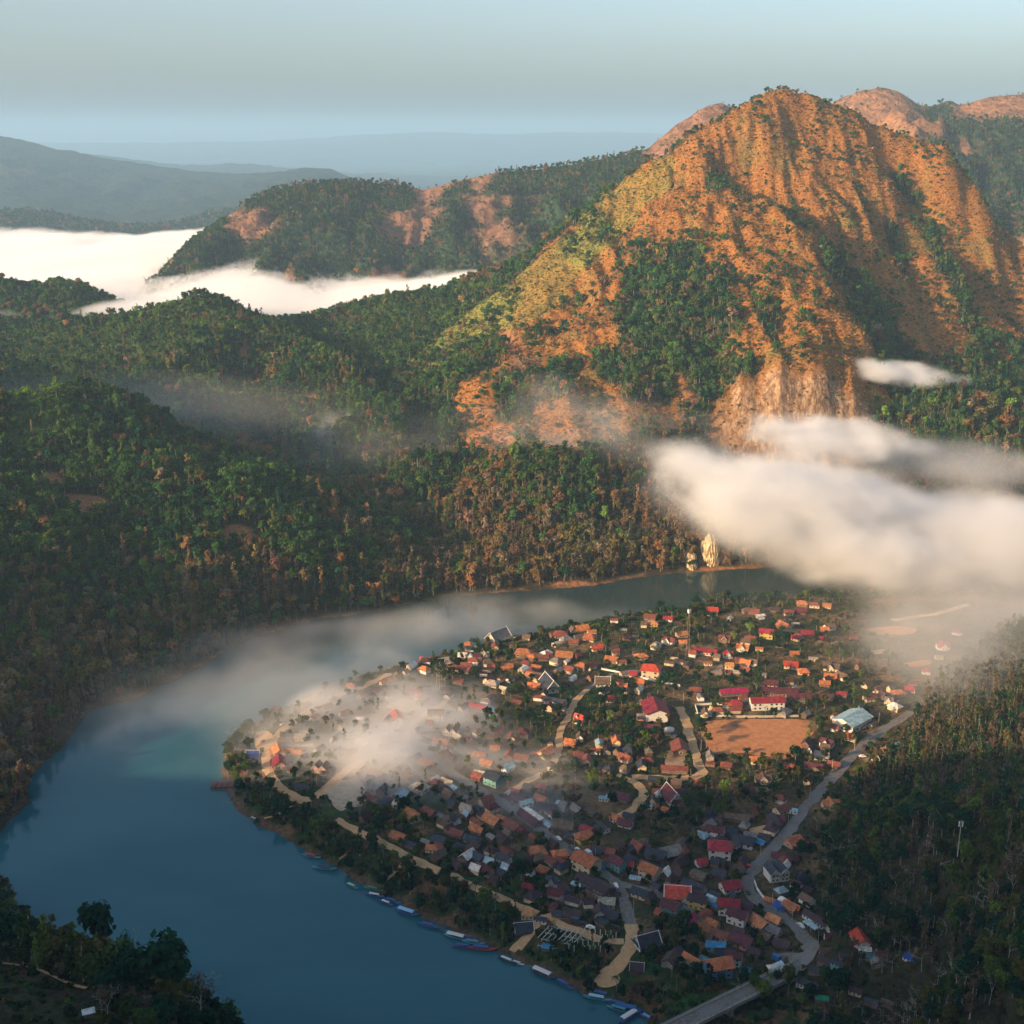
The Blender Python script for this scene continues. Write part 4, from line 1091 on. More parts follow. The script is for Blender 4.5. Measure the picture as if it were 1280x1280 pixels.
def kit(ty):
    if ty in PARTS: return PARTS[ty]
    L, Wd, h, r = DIM[ty]; k = []
    b = Wd / 2
    if ty in 'gGlLsZ':
        k.append(("wall", gable_wall(L, Wd, h, r).mesh("wall", M_wall), 'w', (0, 0, 0), 0)); k.append(("roof", gable_roof(L, Wd, h, r, .4 if ty == 's' else .8).mesh("roof", M_roof), 'r', (0, 0, 0), 0))
    elif ty in 'hH':
        m = MB(); m.box((-L / 2, -b, -2), (L / 2, b, h)); k.append(("wall", m.mesh("wall", M_wall), 'w', (0, 0, 0), 0)); k.append(("roof", hip_roof(L, Wd, h + .1, r, .9).mesh("roof", M_roof), 'r', (0, 0, 0), 0))
    elif ty in 'TP':
        if ty == 'T': k.append(("wall", gable_wall(L, Wd, h, r).mesh("wall", M_wall), 'w', (0, 0, 0), 0))
        else:
            m = MB(); m.box((-L / 2, -b, -1), (L / 2, b, .6))
            for x in (-.48, -.16, .16, .48):
                for y in (-.48, .48): m.box((L * x - .2, Wd * y - .2, .6), (L * x + .2, Wd * y + .2, h))
            m.box((-L / 2 + 1, b - 2.5, .6), (L / 2 - 1, b - .5, h)); k.append(("wall", m.mesh("wall", M_wall), 'w', (0, 0, 0), 0))
        rf = gable_roof(L, Wd, h, r, 1.0); low = hip_roof(L + 1.6, Wd + 3.0, h - .6, 1.1, .6, .8)
        n = len(rf.v); rf.v += low.v; rf.f += [tuple(i + n for i in f) for f in low.f]
        k.append(("roof", rf.mesh("roof", M_roof), 'r', (0, 0, 0), 0))
        tr = MB(); a = L / 2 + 1.05; bb = b + 1.0; ze = h - 1.0 * r / b + .25; zr = h + r + .3
        for x in (-a, a):
            tr.tube((x, -bb, ze), (x, 0, zr), .22, .22, 4); tr.tube((x, bb, ze), (x, 0, zr), .22, .22, 4); tr.tube((x, 0, zr - .2), (x, 0, zr + 1.1), .2, .05, 4)
        tr.tube((-a, 0, zr), (a, 0, zr), .22, .22, 4)
        k.append(("roof_trim", tr.mesh("roof_trim", M_paint), 'W', (0, 0, 0), 0))
    elif ty in 'VX':
        m = MB(); m.box((-L / 2, -b, -2), (L / 2, b, h))
        rf = MB(); tr = MB()
        for x in ((-L / 4, L / 4) if ty == 'V' else (0,)):
            wd2 = L / 2 if ty == 'V' else L * .5; lg = Wd + 2.2
            q = gable_roof(lg, wd2, h + (.1 if ty == 'V' else .15), r, .3); gw = gable_wall(lg - .8, wd2 - .4, h, r)
            for src, dst in ((q, rf), (gw, m)):
                n = len(dst.v); dst.v += [np.array([-p[1] + x, p[0] - .6, max(p[2], -2)]) for p in src.v]; dst.f += [tuple(i + n for i in f) for f in src.f]
            ze = h; zr = h + r + .28; y = -(lg / 2) - 1.0
            tr.tube((x - wd2 / 2, y, ze), (x, y, zr), .17, .17, 4); tr.tube((x + wd2 / 2, y, ze), (x, y, zr), .17, .17, 4)
        if ty == 'X':
            q = gable_roof(L, Wd, h, r * .95, .8); n = len(rf.v); rf.v += q.v; rf.f += [tuple(i + n for i in f) for f in q.f]
        k.append(("wall", m.mesh("wall", M_wall), 'w', (0, 0, 0), 0)); k.append(("roof", rf.mesh("roof", M_roof), 'r', (0, 0, 0), 0)); k.append(("roof_trim", tr.mesh("roof_trim", M_paint), 'W', (0, 0, 0), 0))
    elif ty in 'FA':
        m = MB()
        if ty == 'F': m.box((-L / 2, -b, -2), (L / 2, b, h))
        else:
            for x in (-.46, -.15, .15, .46):
                for y in (-.4, .4): m.box((L * x - .12, Wd * y - .12, -2), (L * x + .12, Wd * y + .12, h + y * .6))
        k.append(("wall", m.mesh("wall", M_wall), 'w', (0, 0, 0), 0))
        rf = MB(); a = L / 2 + .3; q = b + .3
        P8 = [(-a, -q, h - .15), (a, -q, h - .15), (a, q, h + .5), (-a, q, h + .5)]; T8 = [(p[0], p[1], p[2] + .22) for p in P8]
        rf.face(*T8); rf.face(*P8[::-1])
        for i in range(4): rf.face(P8[i], P8[(i + 1) % 4], T8[(i + 1) % 4], T8[i])
        k.append(("roof", rf.mesh("roof", M_roof), 'r', (0, 0, 0), 0))
    y = -b - .012
    if ty not in 'AP':
        fy = y if ty not in 'VX' else -b - .012
        for lev in ((0,) if h < 5 else (0, 2.9)):
            xs_ = (-.32, .30) if L < 18 else (-.4, -.25, .1, .25, .4)
            if ty in 'VX': continue
            for x in xs_: k.append(("window", ME_WINB if L > 10 else ME_WIN, 'W', (L * x, fy, 1.7 + lev), 0))
        if ty in 'VX':
            xq = (-L / 4, L / 4) if ty == 'V' else (0,)
            fy2 = -(Wd + 2.2 - .8) / 2 - .6 - .012
            for lev in ((0,) if h < 5 else (0, 2.9)):
                for x in xq:
                    for dx in (-1.3, 1.3): k.append(("window", ME_WIN, 'W', (x + dx, fy2, 1.7 + lev), 0))
        for sx in (-1, 1):
            if ty not in 'VX': k.append(("window", ME_WIN, 'W', (sx * (L / 2 + .012), 0, 1.7), math.pi / 2 * sx))
        if ty not in 'VX': k.append(("door", ME_DOOR, None, (-.02 * L, y, 0), 0))
    if ty in 'gh':
        k.append(("porch_roof", porch_mesh(L, Wd, h).mesh("porch_roof", M_roof), 'q', (0, 0, 0), 0))
    PARTS[ty] = k
    return k
HOUSES = []   # dicts: px, py, x, y, rad, roof key, type, label or None, root
def occupied(x, y, r):
    for h in HOUSES:
        if (h['x'] - x) ** 2 + (h['y'] - y) ** 2 < (h['rad'] + r) ** 2: return True
    return False
def near_road(x, y, m=1.5):
    best = (1e9, 0)
    for q, tg, w in ROADS:
        d = np.hypot(q[:, 0] - x, q[:, 1] - y); i = int(d.argmin())
        if d[i] - w / 2 < best[0]: best = (d[i] - w / 2, math.atan2(tg[i, 1], tg[i, 0]))
    return best
hr = random.Random(5)
def house(px, py, Lm, yaw, rc, ty, wc, label=None, name=None, xy=None, parts=True, asp=1.0):
    if xy is None:
        p = place(px, py + 2); x, y = p[0], p[1]
    else: x, y = xy
    L0, W0, h0, r0 = DIM[ty]
    while yaw > math.pi / 2: yaw -= math.pi
    while yaw <= -math.pi / 2: yaw += math.pi
    s = Lm / L0; sy = s * hr.uniform(.9, 1.08) * asp
    sz = min(max(s, .75), 1.12) * hr.uniform(.93, 1.05)
    a, b = L0 * s / 2 * .8, W0 * sy / 2 * .8
    cs = [(x + u * math.cos(yaw) - v * math.sin(yaw), y + u * math.sin(yaw) + v * math.cos(yaw)) for u in (-a, 0, a) for v in (-b, b)]
    zg = min(float(H(*c)) for c in cs) + .15
    nm = name or {'T': 'temple_hall', 'P': 'open_pavilion', 'V': 'villa', 'A': 'awning', 's': 'shed', 'L': 'long_building', 'l': 'long_building', 'Z': 'warehouse'}.get(ty, 'village_house')
    root = link(bpy.data.objects.new(nm, None))
    root.location = (x, y, zg); root.rotation_euler = (0, 0, yaw); root.scale = (s, sy, sz)
    root.empty_display_size = 1
    j = hr.uniform(.78, 1.18)
    rcol = tuple(min(.9, c * j * hr.uniform(.93, 1.07)) for c in RC[rc]); wj = hr.uniform(.8, 1.05); wcol = tuple(c * wj for c in WC[wc])
    prch = hr.random() < .4
    for (pn, me, ck, loc, rz) in kit(ty):
        if pn == 'porch_roof' and (not prch or not parts): continue
        if not parts and pn not in ('wall', 'roof', 'roof_trim', 'window'): continue
        o = bpy.data.objects.new(pn, me)
        o.location = loc; o.rotation_euler = (0, 0, rz)
        o.color = {'w': (*wcol, 1), 'r': (*rcol, 1), 'W': (.70, .68, .64, 1), 'q': (*[c * .8 for c in rcol], 1)}.get(ck, (1, 1, 1, 1))
        link(o, root)
    HOUSES.append(dict(px=px, py=py, x=x, y=y, rad=max(L0 * s, W0 * sy) * .42, rc=rc, ty=ty, wc=wc, label=label, root=root, L=Lm))
    return root
def hz(reg, *rows):
    ox, oy, k = reg
    for r in rows:
        zx, zy, zl, ang, rc, ty, wc = r[:7]; label = r[7] if len(r) > 7 else None
        px, py = ox + zx / k, oy + zy / k
        p = place(px, py + 2)
        if ang is None:
            d, a = near_road(p[0], p[1]); yaw = a + (0 if hr.random() < .7 else math.pi / 2)
            if d > 60: yaw = hr.choice([.1, -.5, 1.1, -.15])
            e = 1.0
            # overall picture width to metres
            Lm = zl / k / (1600 / (p[1] * ct + (CAM[2] - 9) * st)) * .81
            if abs(math.cos(yaw)) < .5: Lm *= 1.15
        else:
            a = math.radians(ang); hx = zl / k * .5 * math.cos(a); hy = zl / k * .5 * math.sin(a)
            A = G(px - hx, py + 2 - hy, 12); B = G(px + hx, py + 2 + hy, 12)
            yaw = math.atan2(B[1] - A[1], B[0] - A[0]); Lm = np.linalg.norm((B - A)[:2]) * .82
        Lm = max(Lm, 5.5)
        house(px, py, Lm, yaw, rc, ty, wc, label, xy=(p[0], p[1]))
R1 = (640, 900, 3.5556); R2 = (900, 920, 3.5556); R3 = (240, 800, 3.5556); R4 = (520, 720, 3.5556); R5 = (800, 700, 3.5556)
hz(R1, (922, 595, 120, 4, 'c', 'H', 'w', "white two-storey building with pinkish crimson roof beside the road bend"), (1172, 690, 105, -8, 'k', 'V', 'w', "white villa with twin slate gables inside the sharp road bend"),
   (903, 512, 92, 12, 'm', 'G', 'w', "white two-storey house with maroon roof behind the crimson-roofed white building"), (330, 658, 112, 28, 'o', 'G', 'c', "long cream house with orange-brown roof on the river side of the main street"),
   (322, 528, 85, -15, 'o', 'h', 'y', "yellow-walled house with orange hipped roof beside the main street"), (612, 690, 92, 24, 'o', 'G', 'c', "large cream house with broad orange roof north of the street fork"),
   (572, 778, 88, 20, 'k', 'g', 'c', "cream house with slate-dark gabled roof at the street fork"), (735, 772, 128, 4, 'R', 'P', 'c', "two-tiered bright red hall roof beside the side street"),
   (825, 822, 96, 12, 'x', 'G', 'y', "bright yellow two-storey house with dark brown roof"), (968, 748, 90, -12, 'c', 'g', 'w', "low house with vivid crimson roof just inside the road bend"),
   (962, 848, 110, 6, 'c', 'G', 'w', "white two-storey house with dull crimson roof south of the yellow house"), (780, 888, 72, -8, 'p', 'g', 't', "small house with bright magenta roof and green walls"),
   (1003, 892, 100, 20, 'm', 'G', 'w', "white gabled house with maroon roof below the dull crimson one"), (1100, 912, 84, 38, 'O', 'g', 'c', "light orange gabled roof with cream end wall, left of its twin"),
   (1165, 892, 74, 26, 'O', 'g', 'c', "light orange gabled roof nearest the lower road, right of its twin"), (850, 930, 78, 25, 'o', 'g', 'c'), (892, 912, 64, 25, 'o', 'g', 'c'),
   (600, 1000, 108, -15, 'k', 'T', 'w', "steep slate temple hall with white roof edges beside the dirt track"), (800, 1078, 104, 30, 'o', 'l', 'c', "long narrow orange roof among trees near the river bank"),
   (915, 1125, 128, -10, 'o', 'G', 'b', "orange-roofed building with bright blue front near the bridge"), (985, 1074, 85, 14, 'm', 'G', 'w', "white two-storey house with maroon roof behind the bridge end"),
   (905, 1012, 104, 8, 'B', 's', 't', "low building with bright sky-blue roof among maroon roofs"), (1022, 992, 112, 22, 'm', 'g', 'p', "broad maroon roof right of the sky-blue roof"), (922, 962, 95, 14, 'r', 'g', 'p'),
   (52, 908, 92, -5, 'k', 'P', 'n', "riverside pavilion with dark roof and crossing white ridges"), (70, 868, 66, 5, 'O', 'F', 'c', "flat bright orange roof behind the riverside pavilion"),
   (420, 818, 92, 5, 'e', 'F', 'g', "flat beige building among black roofs"), (385, 762, 125, 28, 'x', 'Z', 'n', "large blackish roof on the river side of the main street"),
   (148, 398, 92, 10, 'x', 'h', 'c', "house with dark roof and peach upper walls by the white awning"), (86, 436, 108, 36, 'w', 'A', 'g', "long white market awning along the main street"),
   (62, 372, 66, -10, 't', 's', 'w'), (130, 355, 56, 25, 'o', 'g', 'c'), (220, 374, 44, 15, 't', 's', 'w', "small shed with shining pale roof at the edge of the tree clump"), (150, 152, 62, -30, 'o', 'g', 'c', "orange gabled house with cream front beside the winding dirt track"), (112, 152, 40, 10, 'r', 's', 'n'),
   (45, 172, 68, 8, 'r', 'g', 'n'), (258, 102, 58, 8, 'o', 'g', 'w'), (300, 158, 58, 0, 'r', 'h', 'n'), (300, 8, 44, 15, 'R', 'g', 'w'), (618, 48, 92, 5, 'm', 'g', 'c', "cream gabled house with maroon roof in front of the tall white house"),
   (600, 186, 64, 0, 'r', 'h', 'n'), (745, 132, 52, 75, 'r', 'g', 'n'), (722, 224, 142, 4, 'r', 'l', 'n', "long red roofed building beside the dirt road junction"), (1086, 182, 64, 0, 'o', 'h', 'c', "bright orange hipped roof just below the sports field"),
   (1115, 268, 84, 0, 'n', 'X', 'c', "brown-roofed house with carved cream gable below the field"), (1045, 312, 76, 12, 'm', 'g', 'n'), (952, 206, 56, 8, 'r', 'g', 'n'), (880, 196, 48, 5, 'r', 's', 'n'), (1235, 214, 56, 15, 'r', 'g', 'n'),
   (822, 284, 66, 8, 'r', 'g', 'n'), (866, 276, 52, 8, 'x', 'g', 'n'), (708, 352, 76, 48, 'm', 'T', 'w', "maroon temple roof with white edges among dark trees"), (600, 382, 56, 5, 't', 's', 'w', "light blue-white roof beside the curved dirt lane"), (648, 324, 54, 5, 'r', 'g', 'n'),
   (670, 404, 64, 20, 'o', 'g', 'n'), (492, 348, 76, 18, 'm', 'g', 'n'), (440, 344, 42, 8, 't', 's', 'w'), (408, 350, 30, 5, 't', 's', 'w'), (466, 444, 60, 20, 'o', 'g', 'w'), (505, 464, 74, 15, 'm', 'g', 'w'), (522, 430, 66, 15, 'k', 's', 'n'),
   (402, 484, 60, 30, 'k', 'g', 'w'), (350, 412, 56, 25, 'n', 's', 'n'), (230, 478, 102, 10, 'n', 'g', 'n', "broad weathered brown roof beside the white market awning"), (162, 468, 52, 35, 't', 's', 'n'), (258, 516, 58, 20, 'k', 's', 'n'),
   (332, 490, 66, 20, 'c', 's', 'n'), (212, 602, 76, -8, 'o', 'h', 'n'), (118, 594, 56, 60, 'o', 'h', 'n'), (136, 670, 54, 20, 'o', 'h', 'n'), (70, 748, 58, 8, 'c', 'h', 'n'), (180, 728, 66, 10, 'k', 'X', 'w'), (240, 772, 58, 10, 'k', 's', 'b'), (290, 738, 54, 25, 't', 's', 'n'),
   (378, 586, 62, 5, 'k', 'g', 'n'), (434, 590, 46, 10, 'r', 'g', 'n'), (512, 650, 66, 10, 'c', 'g', 'w'), (468, 652, 74, 30, 'm', 'G', 't', "teal-walled shophouse with maroon roof on the street near the fork"), (590, 642, 66, 20, 'm', 's', 'n'), (640, 604, 100, 12, 'k', 'g', 'n'), (700, 592, 96, -12, 'g', 'g', 'g'),
   (528, 620, 64, 20, 'k', 's', 'n'), (840, 638, 54, -10, 'c', 'g', 'w'), (706, 852, 94, 22, 'm', 'G', 't', "maroon-roofed house with teal walls below the red hall"), (792, 736, 74, 22, 'k', 'g', 'n'), (922, 688, 70, 15, 'k', 'g', 'n'), (1010, 672, 64, 15, 'x', 'g', 'n'),
   (830, 692, 80, 20, 'n', 's', 'n'), (1197, 404, 62, -22, 'r', 'g', 'c'), (1246, 404, 58, 10, 't', 's', 'w'), (1160, 458, 48, 80, 'x', 'g', 'p', "small peach gable-ended house by a sandy yard"), (1192, 444, 58, 15, 'm', 'g', 'n'), (1000, 442, 130, 8, 'n', 'l', 'n'),
   (962, 486, 42, 5, 'x', 's', 'c'), (1030, 548, 108, 12, 'k', 'g', 'w'), (1096, 546, 68, 25, 'B', 's', 'n'), (1122, 520, 62, 12, 'k', 's', 'n'), (1060, 514, 70, 10, 'g', 's', 'n'), (1250, 548, 64, -25, 'o', 'g', 'p', "pink-walled gabled house with orange roof right of the asphalt road"),
   (1185, 612, 74, 10, 'm', 'g', 't', "teal house with maroon roof above the twin-gabled white villa"), (1146, 806, 48, 20, 'o', 's', 'n'), (1237, 838, 74, 28, 'o', 'g', 'n'), (1186, 832, 44, 60, 'b', 's', 'b'), (910, 832, 34, 30, 'B', 's', 'n'), (1040, 1118, 50, 10, 'T', 's', 'w'),
   (866, 1084, 74, 30, 'T', 'g', 't'), (555, 1098, 70, 5, 'x', 'P', 'n', "small dark thatched pavilion below the slate temple hall"), (160, 1004, 48, 10, 'B', 's', 'n', "tiny blue tarpaulin shed on the river bank"), (1160, 940, 80, 25, 'g', 'g', 'w'), (1120, 968, 76, 28, 'n', 'g', 'n'), (1200, 1000, 84, 20, 'x', 'g', 'n'),
   (1075, 1035, 70, 20, 'x', 'g', 'n'), (1010, 940, 60, 20, 'x', 's', 'n'), (1060, 870, 60, 25, 'm', 'g', 'n'), (1040, 830, 80, 20, 'x', 'g', 'n'), (900, 780, 60, 20, 'k', 's', 'n'), (640, 740, 50, 25, 'k', 's', 'n'), (330, 720, 80, 30, 'x', 'g', 'n'), (450, 770, 60, 30, 'x', 's', 'n'),
   (270, 872, 90, 12, 'x', 'g', 'n'), (210, 866, 70, 12, 'k', 's', 'n'), (440, 872, 80, 20, 'k', 'g', 'n'), (400, 900, 60, 30, 'k', 's', 'n'), (455, 930, 50, 20, 'x', 's', 'n'), (130, 888, 50, 10, 'k', 's', 'w'))
hz(R2, (475, 36, 70, 15, 'm', 'X', 'w', "white house with maroon cross gable near the sports field corner"), (452, 92, 80, 6, 'e', 'F', 'w'), (415, 142, 100, 8, 'm', 'l', 'n'), (505, 130, 66, 10, 'r', 'g', 'n'), (760, 62, 70, 20, 'o', 'h', 'n', "orange hipped roof at the forest edge beyond the asphalt road"), (702, 44, 56, 4, 'n', 's', 'n'),
   (796, 38, 50, 10, 'T', 's', 'n'), (694, 106, 50, 0, 'm', 'X', 'w', "small white house with maroon roof by the parked cars"), (490, 312, 84, -4, 'o', 'X', 'c', "orange cross-gabled house alone at the foot of the wooded slope"), (340, 468, 66, -15, 'm', 'g', 'n'), (384, 484, 42, 8, 'p', 's', 'n', "small bright magenta roof beside the upper asphalt road"),
   (325, 768, 80, 26, 'o', 'l', 'n', "long orange roof beside the lower road curve"), (425, 822, 140, 32, 'x', 'l', 'w', "long dark roof with white far end at the forest edge"), (402, 850, 80, 35, 't', 'A', 'w', "pale sheet-metal awning along the lower road"), (502, 862, 48, -10, 'w', 's', 'w'), (262, 762, 50, 30, 'b', 's', 'b'),
   (492, 902, 50, 0, 'm', 'g', 'w'), (482, 946, 92, 0, 'n', 'l', 'n'), (490, 1022, 140, 22, 'x', 'l', 'n'), (438, 1052, 104, 22, 'k', 'l', 'n'), (388, 1108, 116, 20, 'k', 'l', 'w', "long black roof with white window wall right of the bridge"), (452, 1166, 50, 5, 'E', 's', 'n', "small bright green tarpaulin roof"),
   (612, 1036, 76, 62, 'R', 'g', 'w', "white gable-ended house with bright orange-red roof at the forest edge"), (700, 984, 58, 80, 'g', 'g', 'r' if False else 'n'), (712, 1012, 44, 0, 'm', 's', 'n'), (612, 1000, 48, 5, 'B', 's', 'n'), (680, 956, 44, 10, 'T', 's', 'n'), (640, 972, 46, 5, 'w', 's', 'n'), (522, 1088, 50, -10, 't', 's', 't'),
   (826, 1192, 44, 30, 'b', 's', 'w'), (600, 1178, 60, 20, 'x', 's', 'c'), (670, 1226, 70, 20, 'k', 's', 'n'), (560, 960, 60, 0, 'k', 's', 'n'), (520, 1060, 70, 20, 'k', 's', 't'), (740, 1250, 60, 20, 'n', 's', 'n'), (460, 1240, 60, 20, 'x', 's', 'n'))
hz(R3, (272, 506, 66, 0, 'b', 'P', 'w', "open restaurant with deep blue roof on the village tip"), (282, 545, 26, 0, 'b', 's', 'w', "tiny blue-roofed hut in front of the blue restaurant"), (385, 498, 42, 70, 'O', 'g', 'c'), (430, 500, 48, 0, 'O', 'g', 'c'), (468, 508, 36, 0, 'O', 'g', 'c'), (388, 552, 42, 85, 'c', 'g', 'p', "narrow pinkish red roof inside the dirt loop"),
   (445, 578, 52, 0, 'm', 's', 'n'), (575, 582, 78, 6, 'n', 'V', 'p', "twin-gabled pale pink house above the dirt loop"), (490, 658, 56, 10, 'k', 'g', 'g', "slate-blue roofed bungalow inside the dirt loop"), (378, 322, 48, 8, 'm', 'G', 'w', "white house with maroon roof by the water at the village tip"), (425, 306, 30, 0, 'w', 's', 'c'), (550, 252, 80, -22, 'o', 'l', 'c', "long orange roof along the far river edge"),
   (870, 190, 80, -20, 'o', 'l', 'c', "long orange roof in mist above the sandy court"), (790, 240, 112, -22, 'r', 'l', 'p', "long pinkish red roof hazed by mist near the sandy court"), (1040, 86, 66, 8, 'R', 'l', 'n', "red roof behind the big bamboo clump on the far bank"), (1125, 226, 46, 5, 'x', 'g', 'b'), (990, 242, 74, 0, 'r', 'g', 'n'),
   (910, 352, 40, 70, 'R', 'g', 'w', "small white gable house with red roof in the thick mist"), (850, 420, 44, 0, 'w', 's', 'w'), (1085, 346, 80, 0, 'n', 'G', 'c', "pale walled house with unfinished white roof frame"), (1060, 428, 104, 0, 'n', 'l', 'c'), (1152, 422, 74, 6, 'n', 'V', 'w', "twin white gables showing through the mist"), (1110, 466, 80, 10, 'o', 'g', 'c'),
   (1250, 300, 76, 8, 'c', 'l', 'n', "long crimson roof west of the tree clump"), (1240, 345, 60, 5, 'm', 's', 'n'), (1215, 450, 38, 0, 'c', 'h', 'n'), (980, 790, 60, 40, 'o', 'g', 'c'), (1055, 770, 58, 30, 'r', 'g', 'n'), (925, 735, 54, 20, 'e', 'g', 'c'), (1012, 665, 72, 20, 'e', 'h', 'c', "large peach roof fading into the mist"), (1110, 790, 44, 40, 'g', 's', 'n'),
   (1135, 640, 60, 20, 'e', 'g', 'c'), (920, 882, 72, 22, 'o', 'g', 'n', "orange roof nearest the start of the river road"), (972, 912, 54, 20, 'k', 's', 'n'), (1066, 930, 60, 5, 'o', 'h', 'c'), (1040, 900, 44, 20, 'g', 's', 'n'), (1100, 892, 66, 15, 'k', 'g', 'n'), (1176, 862, 58, 20, 'r', 'g', 'n'), (1262, 842, 50, 25, 'o', 'g', 'n'),
   (1220, 752, 54, 20, 'e', 'g', 'c'), (1270, 612, 50, 20, 'r', 'g', 'n'), (1265, 520, 42, 0, 'o', 'h', 'n'), (1240, 892, 60, 20, 'k', 'g', 'n'), (1190, 922, 40, 20, 'k', 's', 'n'), (1272, 972, 60, 30, 'k', 'g', 'n'), (705, 206, 40, 0, 'o', 'h', 'c'), (745, 352, 28, 0, 'w', 's', 'c'), (645, 286, 24, 0, 'w', 's', 'c'), (500, 412, 50, 0, 'e', 's', 'c'), (480, 436, 60, -2, 'e', 'F', 'c'),
   (600, 300, 50, -20, 'r', 'g', 'c'), (680, 330, 50, -20, 'r', 'g', 'c'), (880, 470, 70, 10, 'r', 'g', 'n'), (760, 460, 60, 10, 'e', 'g', 'c'), (960, 520, 60, 20, 'e', 'g', 'c'), (1050, 560, 70, 20, 'o', 'g', 'n'), (820, 600, 60, 20, 'r', 'g', 'n'))
hz(R4, (365, 276, 86, -22, 'g', 'T', 'c', "long grey temple-like roof by the misty far bank"), (238, 322, 74, -22, 'e', 'l', 'c', "long cream roof by the misty far bank"), (305, 360, 46, -5, 'e', 'X', 'c'), (480, 350, 84, 5, 'o', 'h', 'n', "broad pale orange roof in the misty quarter near the far bank"), (735, 240, 66, -8, 'o', 'g', 'n'), (642, 266, 72, 0, 'r', 'h', 'n'), (770, 276, 66, 10, 'o', 'h', 'c'),
   (700, 296, 50, 0, 'r', 'g', 'n'), (802, 322, 54, -8, 'R', 'g', 'c'), (660, 360, 84, 5, 'o', 'g', 'n'), (565, 366, 56, 0, 'r', 'g', 'n'), (870, 376, 64, 8, 'o', 'g', 'n'), (1000, 360, 56, -8, 'o', 'h', 'c', "orange roof standing apart above the mist edge"), (405, 406, 60, 0, 'o', 'g', 'n'), (536, 410, 48, 10, 'o', 'g', 'n'), (510, 442, 48, 10, 'o', 'g', 'n'),
   (606, 456, 38, 0, 'b', 's', 'n', "small deep blue roof in the orange-roofed quarter"), (525, 492, 64, 5, 'o', 'g', 'n'), (592, 496, 62, 48, 'k', 'T', 'w', "slate temple roof with bright white edges beside the tree clump"), (620, 562, 114, 10, 'k', 'l', 'w', "long dark roof with white pillared front by the dirt track"), (830, 482, 74, 2, 'n', 'T', 'w', "brown temple roof with white edges by the street end"),
   (915, 490, 56, 5, 'o', 'g', 'c'), (855, 550, 62, 0, 'R', 'g', 'w', "small white house with bright red roof in the scrub"), (1045, 437, 96, 6, 'R', 'H', 'c', "large cream two-storey house with bright red hipped roof"), (965, 440, 40, 5, 'c', 'g', 'w'), (1062, 616, 72, 70, 'c', 'G', 'w', "tall white gable house with crimson roof"), (1000, 630, 40, 0, 'e', 'F', 'p'),
   (725, 640, 46, 20, 'R', 'X', 'w'), (685, 746, 54, 5, 'o', 'h', 'n'), (545, 796, 40, 0, 'r', 's', 'n'), (720, 800, 48, 0, 'r', 'h', 'n'), (350, 772, 46, 0, 'o', 'g', 'n'), (285, 800, 62, 12, 'o', 'g', 'n'), (315, 836, 60, 12, 'o', 'g', 'n'), (470, 812, 72, 8, 'r', 'g', 'n'), (345, 918, 74, 22, 'k', 'G', 't', "slate-roofed house with pale teal walls at the mist edge"),
   (285, 886, 54, 12, 'e', 'g', 'c'), (440, 966, 52, 20, 'r', 'g', 'n'), (456, 992, 70, 20, 'm', 'g', 'n'), (272, 590, 104, 12, 'c', 'l', 'n'), (335, 606, 44, 45, 't', 's', 'w'), (246, 626, 60, 0, 'm', 's', 'n'), (340, 1096, 76, 28, 'o', 'g', 'n', "large orange roof dimmed by mist near the middle of the main street"), (382, 1086, 46, 20, 'o', 'g', 'n'),
   (225, 1046, 54, 18, 'e', 'g', 'c'), (275, 1136, 56, 18, 'o', 'g', 'n'), (185, 1150, 62, 15, 'r', 'g', 'n'), (105, 1182, 56, 15, 'k', 's', 'n'), (262, 1180, 74, 15, 'k', 'g', 'n'), (280, 1258, 70, 25, 'k', 's', 'n'), (392, 1262, 62, 25, 'k', 'g', 'w'), (505, 1084, 116, 36, 'm', 'l', 'n', "long maroon roof along the main street below the awning"), (430, 1120, 80, 30, 'r', 'g', 'n'),
   (1040, 186, 60, 5, 'r', 'g', 'n'), (1050, 214, 54, 0, 'O', 'h', 'y', "golden orange roof and yellow walls by the far bank trees"), (1120, 192, 48, 5, 'c', 'g', 'w'), (1180, 262, 52, -8, 'O', 'g', 'c'), (1125, 292, 62, 15, 'r', 'X', 'w'), (1185, 300, 42, 0, 'o', 'g', 'n'), (1260, 336, 56, 5, 'c', 'g', 'c'), (920, 242, 38, 0, 'e', 's', 'c'), (935, 276, 44, 0, 'r', 's', 'n'),
   (215, 420, 60, 10, 'r', 'g', 'n'), (190, 470, 50, 10, 'r', 'g', 'n'), (340, 480, 60, 10, 'e', 'h', 'c'), (450, 560, 50, 10, 'r', 's', 'n'), (560, 945, 60, 20, 'm', 'g', 'n'), (500, 940, 50, 20, 'k', 's', 'n'))
